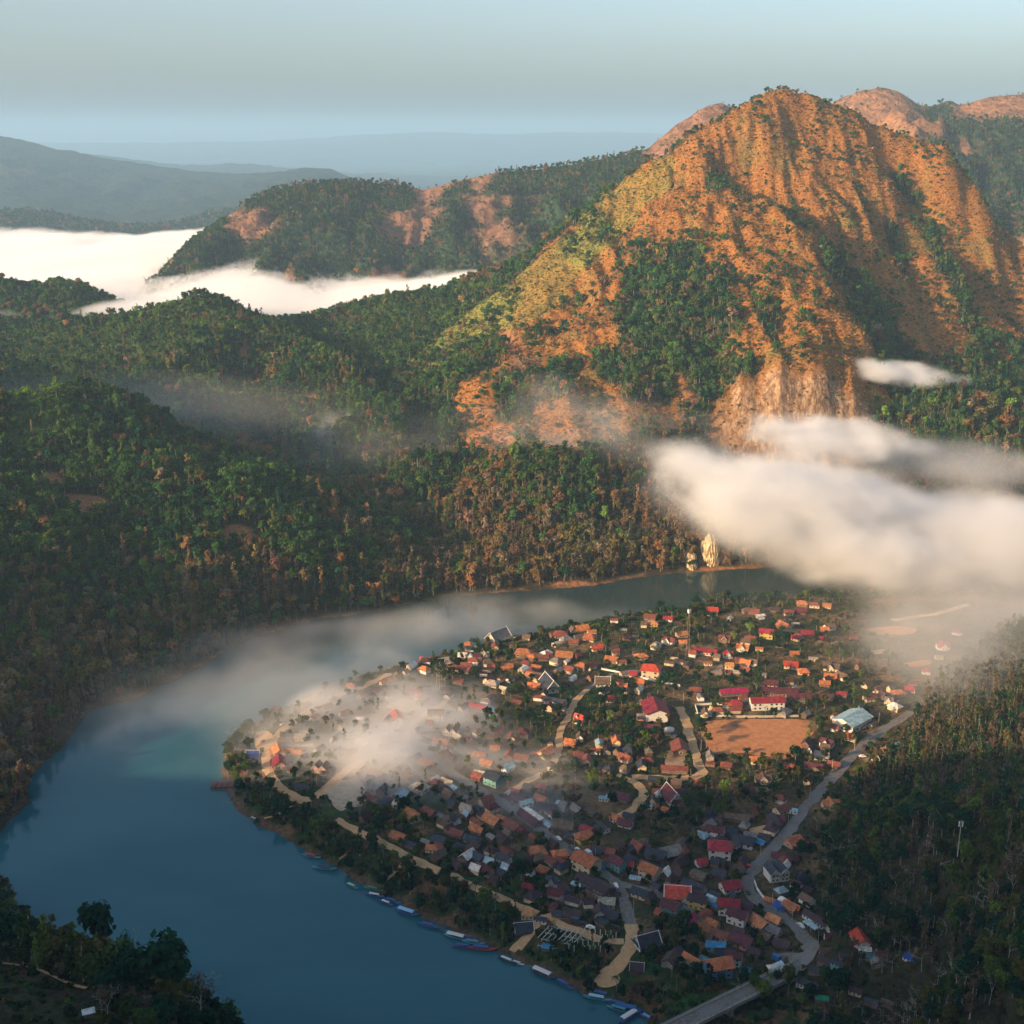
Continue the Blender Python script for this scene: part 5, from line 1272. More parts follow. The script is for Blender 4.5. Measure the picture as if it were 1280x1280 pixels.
hz(R5, (320, 236, 60, 2, 'R', 'G', 'y', "yellow two-storey house with red roof among trees by the far bank"), (290, 412, 124, 6, 'c', 'l', 'c', "long crimson roof in front of the lattice mast"), (390, 426, 50, 0, 'c', 'X', 'w'), (302, 460, 40, 0, 'o', 's', 'c'), (396, 484, 38, 0, 'O', 'G', 'c', "small golden tower-like house by the paved yard"), (442, 450, 50, 5, 'r', 'g', 'n'), (456, 396, 64, 8, 'o', 'X', 'c'),
   (375, 356, 60, 5, 'r', 'X', 'n'), (560, 338, 72, 5, 'c', 'G', 'y', "yellow-walled two-storey house with crimson roof in the upper village"), (490, 350, 56, 8, 'r', 'g', 'n'), (640, 300, 54, 25, 'o', 'g', 'c'), (720, 196, 58, 5, 'o', 'h', 'n'), (775, 202, 54, 5, 'r', 'h', 'c'), (830, 206, 44, 5, 'o', 'g', 'c'), (660, 236, 50, 5, 'r', 'g', 'c'), (715, 230, 56, 5, 'm', 'g', 'n'),
   (505, 232, 56, 5, 'r', 'g', 'n'), (600, 222, 50, 5, 'x', 'g', 'n'), (740, 330, 64, 0, 'c', 'g', 'n'), (690, 350, 46, 5, 'c', 'g', 'c'), (810, 356, 48, 0, 'c', 'h', 'n', "crimson hipped roof at the far right end of the upper village"), (820, 310, 44, 0, 'o', 'g', 'n'), (685, 420, 46, 0, 'o', 'g', 'n'), (950, 346, 32, 0, 'c', 's', 'n', "lone small crimson hut in the misty meadow"), (670, 472, 74, 6, 'R', 'g', 'c'),
   (725, 498, 60, 2, 'o', 'h', 'c', "bright orange hipped house behind the school"), (850, 482, 84, 10, 'n', 'X', 'c'), (845, 522, 64, 5, 'o', 'g', 'n'), (820, 552, 56, 5, 'o', 'g', 'n'), (580, 556, 74, 5, 'm', 'g', 'c'), (662, 542, 34, 0, 'm', 's', 'c'), (470, 492, 46, 20, 'r', 'g', 'n'),
   (415, 592, 146, -4, 'p', 'l', 'n', "long vivid magenta roof of the school"), (622, 594, 190, 3, 'm', 'l', 'n', "longest dark maroon roof of the school, behind the white wing"), (562, 650, 178, -2, 'c', 'L', 'w', "long white two-storey school wing with dull crimson roof"), (702, 628, 126, -2, 'm', 'L', 'n', "purple maroon school block right of the white wing"),
   (426, 654, 60, 0, 'c', 'H', 'c', "crimson hipped pavilion between school wing and white enclosure"), (245, 582, 62, 5, 'r', 'g', 'n'), (895, 600, 50, 2, 'c', 'g', 'n'), (830, 612, 66, 5, 'x', 'g', 'n'), (1020, 616, 54, -8, 'r', 'g', 'c'), (1145, 594, 56, -8, 'o', 'h', 'c', "orange hipped house at the right end of the village"), (1200, 576, 56, 8, 'c', 'h', 'c', "crimson hipped house at the right end of the village"),
   (1105, 632, 48, 10, 'g', 'X', 'c'), (1215, 552, 44, 10, 'm', 'g', 'n'), (1270, 497, 44, 5, 'c', 'h', 'w', "white-walled crimson house alone below the two slope houses"), (1030, 540, 34, 0, 'c', 's', 'n'), (940, 728, 118, -28, 't', 'Z', 'w', "large pale grey metal warehouse roof beside the field"), (886, 712, 42, 0, 'w', 's', 'w'),
   (1345, 388, 66, 0, 'R', 'X', 'w', "lower of the two red houses on the misty right slope"), (1410, 322, 54, 10, 'c', 'h', 'w', "upper of the two red houses on the misty right slope"), (1325, 405, 40, 0, 'e', 's', 'c') if False else (1328, 432, 32, 0, 'e', 's', 'c'), (800, 615, 50, 5, 'r', 'g', 'n'), (770, 440, 50, 5, 'e', 's', 'c'), (620, 380, 46, 5, 'n', 's', 'n'), (530, 395, 40, 5, 'o', 's', 'c'), (690, 285, 40, 0, 'w', 's', 'c'))
print("listed houses", len(HOUSES))
# tree-covered blocks of the village (ground plan seen in the photograph), kept free of houses
GROVES = [(725, 985, 48, 26), (790, 1025, 50, 14), (845, 1035, 40, 22), (900, 1000, 45, 22), (960, 975, 40, 18), (850, 1175, 30, 16), (1000, 960, 18, 22), (1010, 1050, 12, 30), (700, 905, 40, 18), (760, 900, 45, 30), (640, 895, 40, 26), (800, 930, 30, 14), (900, 790, 60, 12), (870, 770, 50, 10), (960, 800, 30, 10), (780, 800, 40, 14),
          (1040, 880, 40, 12), (1080, 820, 60, 14), (880, 920, 10, 20), (1020, 920, 12, 18), (660, 1160, 40, 10), (860, 1225, 50, 22), (760, 1235, 20, 8), (440, 1055, 60, 30), (520, 1105, 60, 22), (350, 1000, 50, 28), (300, 950, 18, 30), (595, 1145, 40, 22), (500, 815, 30, 8), (550, 850, 20, 14), (1000, 1240, 60, 26), (500, 1030, 40, 16), (930, 860, 50, 10), (650, 1110, 20, 10), (1040, 1010, 16, 40), (845, 860, 30, 14)]
VPOLY = [(520, 830), (600, 800), (700, 790), (780, 775), (900, 755), (1010, 750), (1050, 765), (1060, 800), (1140, 870), (1100, 925), (1040, 985), (1010, 1040), (1000, 1090), (1040, 1140), (1090, 1190), (1080, 1240), (990, 1240), (930, 1200), (880, 1240), (820, 1200), (770, 1170), (690, 1140), (640, 1120), (540, 1070), (470, 1040), (410, 1000), (400, 960), (350, 960), (370, 900), (430, 870)]
def in_grove(px, py): return any(((px - g[0]) / g[2]) ** 2 + ((py - g[1]) / g[3]) ** 2 < 1 for g in GROVES)
vp = np.array(VPOLY, float); pw = [np.array(w) for w in PATCHES]
N_LISTED = len(HOUSES)
fr = random.Random(99); tries = 0
REST = []
def fill(target, collect):
    global tries
    cnt = 0; t_ = 0
    while cnt < target and t_ < 14000:
        t_ += 1
        px = fr.uniform(350, 1130); py = fr.uniform(762, 1245)
        if not inside(vp, np.array(px), np.array(py)) or in_grove(px, py): continue
        dens = 1.0 if (540 < px < 1010 and py > 960) or (560 < px < 790 and 790 < py < 960) else .45
        if fr.random() > dens: continue
        x, y, z = place(px, py)
        Lm = fr.uniform(6.0, 10.0) if not collect else fr.uniform(4.2, 8.0)
        if occupied(x, y, Lm * (.40 if not collect else .30)) or z > 13.5: continue
        d, a = near_road(x, y)
        if d < Lm * .42: continue
        if any(inside(w, np.array(x), np.array(y)) for w in pw): continue
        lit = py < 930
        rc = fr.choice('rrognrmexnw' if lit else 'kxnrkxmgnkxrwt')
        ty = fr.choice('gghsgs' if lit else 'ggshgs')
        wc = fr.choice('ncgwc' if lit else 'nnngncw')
        yaw = a + (0 if fr.random() < .7 else math.pi / 2) + fr.uniform(-.12, .12)
        cnt += 1
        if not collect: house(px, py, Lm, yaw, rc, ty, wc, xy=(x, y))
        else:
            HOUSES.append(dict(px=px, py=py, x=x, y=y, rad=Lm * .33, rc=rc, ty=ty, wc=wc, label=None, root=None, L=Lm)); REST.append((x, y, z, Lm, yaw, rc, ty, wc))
fill(max(0, 312 - N_LISTED), False)
fill(320, True)
# the rest of the roofs, too many and too small to tell apart: one object
m = MB(); cols_ = []
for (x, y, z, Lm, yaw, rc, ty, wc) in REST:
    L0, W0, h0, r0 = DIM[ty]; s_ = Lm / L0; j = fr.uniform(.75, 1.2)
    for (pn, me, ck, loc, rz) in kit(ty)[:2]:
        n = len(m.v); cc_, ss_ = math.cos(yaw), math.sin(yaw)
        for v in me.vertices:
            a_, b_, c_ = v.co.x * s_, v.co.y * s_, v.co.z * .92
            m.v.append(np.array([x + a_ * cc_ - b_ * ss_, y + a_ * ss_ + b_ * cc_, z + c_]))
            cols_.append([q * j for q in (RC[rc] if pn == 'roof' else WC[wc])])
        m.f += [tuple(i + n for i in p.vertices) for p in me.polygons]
t = NT("small_roofs"); ca = t.n("VertexColor", layer_name="paint").outputs[0]; pos = t.pos(); n_ = t.noise(pos, .5, 4, .65)
t.bsdf(t.mix(t.ramp(n_, .3, .7), t.mix(1, ca, (.65, .62, .62), 'MULTIPLY'), t.mix(1, ca, (1.25, 1.2, 1.15), 'MULTIPLY')), .7, None, .2)
o = m.build("small_outlying_roofs", t.m); color_attr(o, "paint", np.array(cols_)); tag(o, kind='stuff')
print("listed", N_LISTED, "individual", sum(1 for h in HOUSES if h['root'] is not None), "rest", len(REST))
# ------------------------------------------------------------------ boats
THINGS = []  # (root, kind phrase, px, py) to be labelled from landmarks
def hull_mesh(L=13.0, Wd=1.9):
    m = MB(); n = 13
    rows = []
    for i in range(n):
        u = i / (n - 1) * 2 - 1
        w = Wd / 2 * (1 - abs(u) ** 2.6) ** .6 + .06
        dz = .15 + .9 * abs(u) ** 3.5 * (1.25 if u > 0 else .6)
        x = u * L / 2
        rows.append([(x, -w, .55 + dz), (x, -w * .75, 0.0 + dz * .8), (x, 0, -.35 + dz * .9), (x, w * .75, 0.0 + dz * .8), (x, w, .55 + dz), (x, w * .82, .53 + dz), (x, 0, .12 + dz * .9), (x, -w * .82, .53 + dz)])
    for r in rows: m.v += [np.array(p) for p in r]
    for i in range(n - 1):
        for k in range(8):
            a = i * 8 + k; b = i * 8 + (k + 1) % 8
            m.f.append((a, b, b + 8, a + 8))
    m.f.append(tuple(range(7, -1, -1))); m.f.append(tuple(range((n - 1) * 8, n * 8)))
    return m
ME_HULL = hull_mesh().mesh("hull", M_paint, True)
ME_HULLW = hull_mesh(14, 3.0).mesh("hull", M_paint, True)
def canopy_mesh(L, Wd, h=1.9):
    m = MB(); k = 6
    for th in (0, .08):
        for i in range(k + 1):
            a = math.pi * i / k
            for x in (-L / 2, L / 2): m.v.append(np.array([x - .6, -math.cos(a) * Wd / 2, h + math.sin(a) * .35 + th]))
    o = 2 * (k + 1)
    for i in range(k):
        a = 2 * i; m.f.append((a, a + 2, a + 3, a + 1)); m.f.append((o + a, o + a + 1, o + a + 3, o + a + 2))
    m.f.append((0, 1, o + 1, o)); m.f.append((2 * k, o + 2 * k, o + 2 * k + 1, 2 * k + 1))
    for x in (-L / 2 - .5, -.6, L / 2 - .7):
        for y in (-Wd / 2 + .08, Wd / 2 - .08): m.box((x - .04, y - .04, .5), (x + .04, y + .04, h))
    return m
ME_CAN = canopy_mesh(6.5, 1.7).mesh("canopy", M_paint); ME_CANL = canopy_mesh(9, 2.7, 2.1).mesh("canopy", M_paint)
_b = MB()
for i in range(6): _b.box((-3.2 + i * 1.1, -.7, .45), (-2.9 + i * 1.1, .7, .75))
ME_BENCH = _b.mesh("bench", M_wood)
def boat(px, py, ang, hc, cc, L=13, label=None, wide=False, canopy=True):
    p = G(px, py, .3); a = math.radians(ang)
    A = G(px - 8 * math.cos(a), py - 8 * math.sin(a), 0); B = G(px + 8 * math.cos(a), py + 8 * math.sin(a), 0)
    r = link(bpy.data.objects.new("longtail_boat", None)); r.location = (p[0], p[1], .05); r.rotation_euler = (0, 0, math.atan2(B[1] - A[1], B[0] - A[0])); r.scale = (L / 13 * .9,) * 3
    h = link(bpy.data.objects.new("hull", ME_HULLW if wide else ME_HULL), r); h.color = (*hc, 1)
    if canopy:
        c = link(bpy.data.objects.new("canopy", ME_CANL if wide else ME_CAN), r); c.color = (*cc, 1)
    link(bpy.data.objects.new("bench", ME_BENCH), r)
    tag(r, label, 'boat', 'boats moored along the village bank')
    return r
Wt, Bl, Tq, Gn, Rd, Dk, Pu = (.60, .58, .55), (.03, .10, .28), (.05, .24, .30), (.05, .20, .11), (.30, .05, .05), (.04, .05, .08), (.10, .07, .20)
BOATS = [(389, 1071, 12, Tq, Rd, 13, "turquoise boat with red canopy, uppermost of the moored row"), (406, 1086, 6, Tq, Dk, 15, "slim turquoise boat with dark canopy, second from the top of the moored row"),
         (440, 1108, 25, Tq, (.5, .55, .3), 10, "short turquoise boat with pale yellow-green canopy, lying off the bank alone"), (467, 1112, 12, Gn, Gn, 12, "green boat drawn close to the bank behind two white-topped boats"),
         (469, 1120, 10, Bl, Wt, 12, "blue boat with long white canopy, left of a pair rafted together"), (483, 1129, 22, Bl, Wt, 10, "blue boat with white canopy, right of a pair rafted together"), (490, 1127, 20, Bl, Bl, 12, "all-blue boat between the white-topped pair and the bank"),
         (509, 1141, 18, Bl, (.25, .5, .7), 14, "wide bright blue boat with pale blue top, alone by the tan bank scar"), (536, 1158, 16, Bl, Bl, 13, "narrow blue boat between the wide pale-topped boat and the crowded mooring"),
         (553, 1162, 20, Tq, Dk, 11, "small turquoise boat with dark canopy tucked against the bank"), (571, 1172, 14, Tq, Wt, 14, "turquoise boat with white canopy at the near end of the crowded mooring"), (583, 1173, 12, Pu, Pu, 13, "purple-topped boat inside the crowded mooring"),
         (580, 1184, 4, Pu, Bl, 13, "dark purple-hulled boat on the outside of the crowded mooring"), (592, 1179, 8, Tq, Tq, 13, "all-turquoise boat moored inside the dark purple ones"), (603, 1187, 4, Rd, Bl, 16, "long red-hulled boat with flat blue canopy at the crowded mooring"),
         (634, 1201, 22, Dk, Wt, 12, "dark slender boat with white bow below the pavilion path"), (647, 1204, 18, Wt, Wt, 8, "small white boat beaching beside the pavilion path"), (679, 1218, 24, Dk, Wt, 15, "wide dark-hulled passenger boat with long white roof"),
         (705, 1231, 32, Bl, Bl, 13, "plain blue boat just right of the passenger boat with long white roof"), (747, 1249, 10, Tq, (.3, .55, .65), 15, "turquoise boat with pale canopy left of the blue raft of boats below the sand bank"), (752, 1244, 14, Tq, Bl, 13, "blue-topped turquoise boat nearest the sand bank"),
         (773, 1256, 14, Pu, Bl, 13, "purple-hulled blue boat in the raft below the sand bank"), (784, 1262, 12, Bl, Bl, 15, "deep blue canopied boat in the raft below the sand bank"), (775, 1263, 16, Tq, Tq, 14, "turquoise boat on the river side of the raft below the sand bank"),
         (787, 1271, -32, Bl, Wt, 14, "blue boat lying crosswise to the others, bow into the river"), (812, 1275, 30, Bl, (.1, .3, .6), 13, "blue boat beyond the crosswise one, last of the row"), (308, 912, -30, Tq, Bl, 8, "small blue boat on the upper side of the village tip"), (318, 1024, 22, Tq, Wt, 8, "little pale boat below the village tip, above the moored row")]
for b in BOATS: boat(b[0], b[1], b[2], b[3], b[4], b[5], b[6], wide=(b[5] in (14, 15) and b[4] in (Wt, Bl, (.25, .5, .7))))

# ------------------------------------------------------------------ floating pier with red huts
p0 = G(270, 984, 0)
pier = link(bpy.data.objects.new("floating_pier", None)); pier.location = (p0[0] + 4, p0[1], 0); pier.scale = (.7, .6, .7)
tag(pier, "floating pier of small red cabins at the village tip", 'pier')
m = MB(); m.box((-10, -6, -.2), (10, -4.4, .5)); m.box((8, -5, .2), (17, -3.6, .7), .5, (0, 0, 0)); m.build("deck", M_wood, pier)
for i in range(4):
    h = MB(); x = -9 + i * 4.6; h.box((x, -4, 0), (x + 3.2, 7, 1.9)); hut = h.build("cabin", M_paint, pier, color=(.13, .05, .045))
    rf = MB(); rf.box((x - .4, -4.5, 2.0), (x + 3.6, 7.5, 2.25)); rf.build("roof", M_roof, hut, color=(.17, .06, .05))

# ------------------------------------------------------------------ bridge
A = place(1000, 1208); B = G(800, 1312, 11)
d = B - A; Lb = math.hypot(d[0], d[1]); yawb = math.atan2(d[1], d[0])
br_ = link(bpy.data.objects.new("road_bridge", None)); zb = float(H(A[0], A[1])) + .25
br_.location = (A[0], A[1], zb); br_.rotation_euler = (0, 0, yawb)
tag(br_, "long concrete road bridge leaving the village towards the river", 'bridge')
m = MB(); m.box((-4, -3.4, -1.1), (Lb * 1.7, 3.4, .12)); m.build("deck", M_asph, br_)
for y in (-3.7, 3.7):
    r = MB(); r.box((-4, y - .28, -1.3), (Lb * 1.7, y + .28, .45)); kb = r.build("edge_beam", noise_mat("concrete_a" if y < 0 else "concrete_b", (.34, .31, .27), (.46, .42, .37), .6), br_)
    q = MB()
    for i in range(int(Lb * 1.7 / 3)): q.box((i * 3.0 - .12, y - .12, .45), (i * 3.0 + .12, y + .12, 1.25))
    q.box((-4, y - .09, 1.25), (Lb * 1.7, y + .09, 1.42)); q.box((-4, y - .05, .8), (Lb * 1.7, y + .05, .92)); q.build("railing", noise_mat("concrete_c" if y < 0 else "concrete_d", (.30, .27, .24), (.42, .38, .34), .6), br_)
M_conc = noise_mat("concrete", (.36, .31, .26), (.46, .42, .36), .5)
for i in range(1, int(Lb * 1.7 / 22)):
    q = MB(); q.box((i * 22 - .9, -2.9, -16), (i * 22 + .9, 2.9, -2.2)); q.box((i * 22 - 1.3, -3.5, -2.2), (i * 22 + 1.3, 3.5, -1.12)); q.build("pier_column", M_conc, br_)

# ------------------------------------------------------------------ lattice mast and antenna mast
def mast(px, py, h, w, name, label, cat):
    p = place(px, py)
    r = link(bpy.data.objects.new(name, None)); r.location = p; tag(r, label, cat)
    m = MB(); n = int(h / 3)
    for i in range(n):
        a = w * (1 - .75 * i / n) / 2; b = w * (1 - .75 * (i + 1) / n) / 2; z0 = i * h / n; z1 = (i + 1) * h / n
        cs = [(-1, -1), (1, -1), (1, 1), (-1, 1)]
        for k in range(4):
            s_, e_ = cs[k], cs[(k + 1) % 4]
            m.tube((s_[0] * a, s_[1] * a, z0), (s_[0] * b, s_[1] * b, z1), .07, .07, 3)
            m.tube((s_[0] * a, s_[1] * a, z0), (e_[0] * b, e_[1] * b, z1), .035, .035, 3)
    m.build("lattice", M_paint, r, color=(.28, .20, .16))
    for k in range(3):
        q = MB(); an = k * 2.1; q.box((-.2, -.5, -1.3), (.2, .5, 1.3), an, (math.cos(an) * 1.0, math.sin(an) * 1.0, h - 1.5)); q.build("antenna", M_paint, r, color=(.75, .73, .70))
    return r
mast(859, 823, 38, 2.6, "lattice_mast", "tall rusty lattice mast rising above the upper village", "mast")
pm = place(1197, 1068)
r = link(bpy.data.objects.new("antenna_mast", None)); r.location = pm; tag(r, "slim antenna mast with two white panels on the dark wooded slope", "mast")
m = MB(); m.tube((0, 0, -1), (0, 0, 17), .22, .14, 6); m.build("pole", M_paint, r, color=(.45, .42, .40))
for x in (-.8, .8):
    q = MB(); q.box((x - .22, -.15, 14.0), (x + .22, .15, 16.6)); q.build("antenna", M_paint, r, color=(.78, .76, .74))

# ------------------------------------------------------------------ walls and fences
def wall_line(name, pts, h, th, color_, label, cat, posts=None):
    w = [place(*p) for p in pts]
    r = link(bpy.data.objects.new(name, None)); r.location = w[0]; tag(r, label, cat)
    m = MB()
    for a, b in zip(w[:-1], w[1:]):
        d_ = b - a; L_ = math.hypot(d_[0], d_[1]); ya = math.atan2(d_[1], d_[0])
        m.box((0, -th / 2, -1.2), (L_, th / 2, h), ya, tuple(a - w[0]))
    m.build("wall_panel", M_wall, r, color=color_)
    if posts:
        for a, b in zip(w[:-1], w[1:]):
            k = max(1, int(np.linalg.norm(b - a) / posts))
            for i in range(k):
                c = a + (b - a) * i / k - w[0]; q = MB(); q.box((-.2, -.2, -1), (.2, .2, h + .35), 0, tuple(c)); q.build("post", M_wall, r, color=color_)
    return r
WHT = (.72, .70, .66)
wall_line("white_wall", [(869, 882), (889, 881), (908, 881)], 1.3, .4, WHT, "back stretch of the white wall round the school shrine", "wall", 8)
wall_line("white_wall", [(869, 882), (873, 896), (890, 896)], 1.3, .4, WHT, "left corner stretch of the white wall round the school shrine", "wall", 8)
wall_line("white_wall", [(896, 896), (911, 896), (908, 881)], 1.3, .4, WHT, "right corner stretch of the white wall round the school shrine", "wall", 8)
wall_line("roadside_wall", [(943, 1103), (946, 1112), (953, 1122), (962, 1130)], 1.5, .4, WHT, "curved white roadside wall below the twin-gabled villa", "wall")
wall_line("garden_wall", [(343, 936), (360, 934), (378, 934), (392, 932)], 1.6, .5, (.66, .52, .34), "long cream garden wall inside the dirt loop, behind golden roofs", "wall")
wall_line("garden_wall", [(350, 976), (362, 974), (375, 971)], 1.2, .5, (.45, .38, .30), "short grey garden wall inside the dirt loop, beside the slate roof", "wall")
wall_line("school_fence", [(912, 897), (950, 897), (998, 896)], 1.4, .3, (.52, .45, .36), "pale fence between the school and the red earth field", "fence", 9)
wall_line("street_fence", [(752, 837), (768, 840), (790, 845), (810, 850), (850, 858)], 1.3, .35, WHT, "long white wall below the red-roofed cream hall", "wall", 10)
# shrine in the white enclosure
ps = place(889, 888); r = link(bpy.data.objects.new("shrine", None)); r.location = ps; tag(r, "small cream shrine with pointed top inside the white enclosure", "shrine")
m = MB(); m.box((-2, -2, -.5), (2, 2, .8)); m.box((-1.2, -1.2, .8), (1.2, 1.2, 2.6)); m.build("plinth", M_wall, r, color=(.62, .50, .33))
m = MB(); m.tube((0, 0, 2.6), (0, 0, 6.0), 1.1, .05, 8); m.build("spire", M_paint, r, color=(.55, .33, .12))
m = MB(); m.box((-11, -1.0, 0), (11, 1.0, .15)); o = m.build("shrine_path", M_wall, None, color=(.5, .47, .42)); o.location = (ps[0], ps[1] - 5, ps[2] + .3); o.rotation_euler = (0, 0, 0); o['kind'] = 'structure'

# ------------------------------------------------------------------ concrete post frame by the river (unfinished market)
q0 = place(692, 1160); q1 = place(778, 1180)
yaw_ = math.atan2(*(q1 - place(690, 1158))[[1, 0]])
fr_ = link(bpy.data.objects.new("concrete_frame", None)); fr_.location = place(689, 1160); tag(fr_, "roofless grid of white concrete posts and beams above the bank", "frame")
a0 = place(686, 1161); a1 = place(770, 1172); b0 = place(700, 1176)
ux = (a1 - a0)[:2] / 13; uy = (place(752, 1196) - place(765, 1176))[:2] / 3
base = fr_.location
mp_ = MB()
for j in range(4):
    for i in range(14):
        c = np.array([a0[0] + ux[0] * i + uy[0] * j, a0[1] + ux[1] * i + uy[1] * j]); zc = float(H(c[0], c[1]))
        q = MB(); q.box((-.22, -.22, -1), (.22, .22, 3.0 if i > 5 else 1.5), 0, (c[0] - base[0], c[1] - base[1], zc - base[2])); q.build("post", M_paint, fr_, color=(.50, .48, .44))
    p_ = np.array([a0[0] + uy[0] * j, a0[1] + uy[1] * j]); e_ = p_ + ux * 13
    zc = float(H(p_[0], p_[1])); m = MB(); m.box((0, -.15, 1.2), (np.linalg.norm(e_ - p_), .15, 1.5), math.atan2(ux[1], ux[0]), (p_[0] - base[0], p_[1] - base[1], zc - base[2])); m.build("beam", M_paint, fr_, color=(.48, .46, .42))
for i in range(0, 8):
    p_ = np.array([a0[0] + ux[0] * i, a0[1] + ux[1] * i]); zc = float(H(p_[0], p_[1]))
    m = MB(); m.box((0, -.15, 1.25), (np.linalg.norm(uy) * 3, .15, 1.52), math.atan2(uy[1], uy[0]), (p_[0] - base[0], p_[1] - base[1], zc - base[2])); m.build("beam", M_paint, fr_, color=(.48, .46, .42))

# ------------------------------------------------------------------ vehicles
_c = MB()
prof = [(-2.2, .35), (-2.2, .85), (-1.5, .95), (-1.0, 1.45), (.7, 1.45), (1.3, .95), (2.15, .85), (2.2, .35)]
for y in (-.85, .85):
    for x, z in prof: _c.v.append(np.array([x, y * (.86 if z > 1.2 else 1), z]))
n = len(prof); _c.f = [tuple(range(n - 1, -1, -1))[::-1], tuple(range(2 * n - 1, n - 1, -1))] + [(i, i + n, (i + 1) % n + n, (i + 1) % n) for i in range(n)]
ME_BODY = _c.mesh("body", M_paint)
_w = MB(); _w.tube((0, -.12, 0), (0, .12, 0), .34, .34, 10); _w.f.append(tuple(range(9, -1, -1))); t = NT("rubber"); t.bsdf((.02, .02, .02), .8); ME_WHEEL = _w.mesh("wheel", t.m)
_g = MB(); _g.box((-.95, -.80, 1.02), (.6, .80, 1.36)); ME_CW = _g.mesh("side_window", M_glass)
_g = MB(); _g.box((-2.2, -1.0, .5), (2.4, 1.0, 2.4)); ME_VAN = _g.mesh("cargo_box", M_paint)
def car(px, py, ang, colr, label, truck=False):
    p = place(px, py); p[2] += .38; a = math.radians(ang)
    A = G(px - 8 * math.cos(a), py - 8 * math.sin(a), 9); B = G(px + 8 * math.cos(a), py + 8 * math.sin(a), 9)
    r = link(bpy.data.objects.new("parked_truck" if truck else "parked_car", None)); r.location = p; r.rotation_euler = (0, 0, math.atan2(B[1] - A[1], B[0] - A[0]))
    if truck: r.scale = (1.35, 1.2, 1.2)
    o = link(bpy.data.objects.new("body", ME_BODY), r); o.color = (*colr, 1)
    g = link(bpy.data.objects.new("side_window", ME_CW), r); g.scale = (1, 1.02, 1)
    for x in (-1.35, 1.35):
        for y in (-.8, .8): w = link(bpy.data.objects.new("wheel", ME_WHEEL), r); w.location = (x, y, .34)
    if truck:
        b = link(bpy.data.objects.new("cargo_box", ME_VAN), r); b.color = (*[c * .7 for c in colr], 1); b.location = (-.9, 0, .2); b.scale = (.6, .9, .9)
    tag(r, label, 'truck' if truck else 'car', 'vehicles parked in the village')
for c in [(738, 1161, 10, (.7, .7, .68), "white car on the dirt lane above the concrete posts"), (730, 1157, 10, (.05, .05, .06), "black car left of the white one on the dirt lane", ), (722, 1155, 10, (.06, .07, .10), "dark truck behind the black car on the dirt lane", True),
          (722, 1064, 35, (.7, .7, .68), "white car in the middle of the main street"), (715, 1061, 35, (.10, .11, .13), "dark grey car behind the white one on the main street"), (737, 1071, 35, (.72, .72, .70), "white truck at the kerb of the main street", True), (751, 1085, 35, (.04, .12, .30), "blue truck near the fork of the main street", True),
          (770, 1109, 60, (.75, .75, .73), "white car on the street just after the fork"), (973, 1203, 30, (.03, .16, .40), "blue truck on the paved square by the bridge", True), (935, 1117, 60, (.05, .05, .06), "black car on the inside of the road bend"), (1081, 937, -50, (.06, .05, .05), "long black truck in the yard beyond the asphalt road", True),
          (1078, 947, 0, (.72, .70, .66), "white car in the yard beyond the asphalt road"), (1001, 1159, 40, (.66, .66, .62), "pale car by the long sheet-metal awning"), (933, 1084, 0, (.5, .08, .06), "red car left of the bend beneath the white building"), (698, 1050, 35, (.6, .6, .6), "silver car at the upper end of the main street"), (352, 908, -30, (.7, .65, .6), "pale car on the dirt loop at the village tip")]:
    car(*c)

# utility poles along the street
ME_POLE = None
_p = MB(); _p.tube((0, 0, -1), (0, 0, 8.5), .14, .10, 5); ME_POLE = _p.mesh("pole", M_conc); _p = MB(); _p.box((-.9, -.06, 7.7), (.9, .06, 7.85)); ME_ARM = _p.mesh("crossarm", M_wood)
def pole(px, py, label):
    p = place(px, py); r = link(bpy.data.objects.new("utility_pole", None)); r.location = p; r.rotation_euler = (0, 0, px * .1)
    link(bpy.data.objects.new("pole", ME_POLE), r); link(bpy.data.objects.new("crossarm", ME_ARM), r); THINGS.append((r, "pale concrete utility pole", px, py, 'pole', 'utility poles in the village'))
for px, py in [(640, 1005), (662, 1020), (690, 1040), (718, 1058), (744, 1078), (792, 1140), (794, 1168), (968, 1056), (950, 1076), (985, 1030), (1012, 1000), (1040, 965), (1068, 938), (1098, 906), (1022, 1185), (990, 1150), (965, 1134), (344, 936), (396, 984), (722, 846), (748, 856), (854, 880), (876, 940)]: pole(px, py, None)
# ------------------------------------------------------------------ single trees
tg_ = np.random.default_rng(31)
def pair(name, r, bark=M_bark):
    return (r[0].mesh("crown", M_leafT), r[1].mesh("trunk", bark))
PROT = {'round': [pair('r', mk_round(tg_, 10, 4.8, .60, 620)) for _ in range(4)], 'tall': [pair('t', mk_tall(tg_, 15, 2.6, .5, 420), M_palebark) for _ in range(3)],
        'bamboo': [pair('b', mk_bamboo(tg_, 10, 4.2, 46)) for _ in range(2)], 'palm': [pair('p', mk_palm(tg_, 9)) for _ in range(2)]}
def _bare(h):
    d = mk_dead(tg_, h); tips = lobes_crown(tg_, [(0, 0, h * .85, h * .20, h * .16), (1, 0, h * .72, h * .18, h * .12)], .26, 150)
    return (tips.mesh("crown", M_leafT), d.mesh("trunk", M_palebark))
PROT['bare'] = [_bare(12) for _ in range(3)]
KIND = {'round': ("spreading", "tree"), 'tall': ("slender tall", "tree"), 'bamboo': ("feathery bamboo", "bamboo clump"), 'palm': ("fan-topped palm", "palm"), 'bare': ("nearly leafless", "tree")}
CNAME = [("dark green", DEEP), ("green", (.035, .065, .020)), ("olive", (.075, .078, .024)), ("light green", (.085, .125, .026)), ("brown", (.095, .070, .045))]
TREES = []
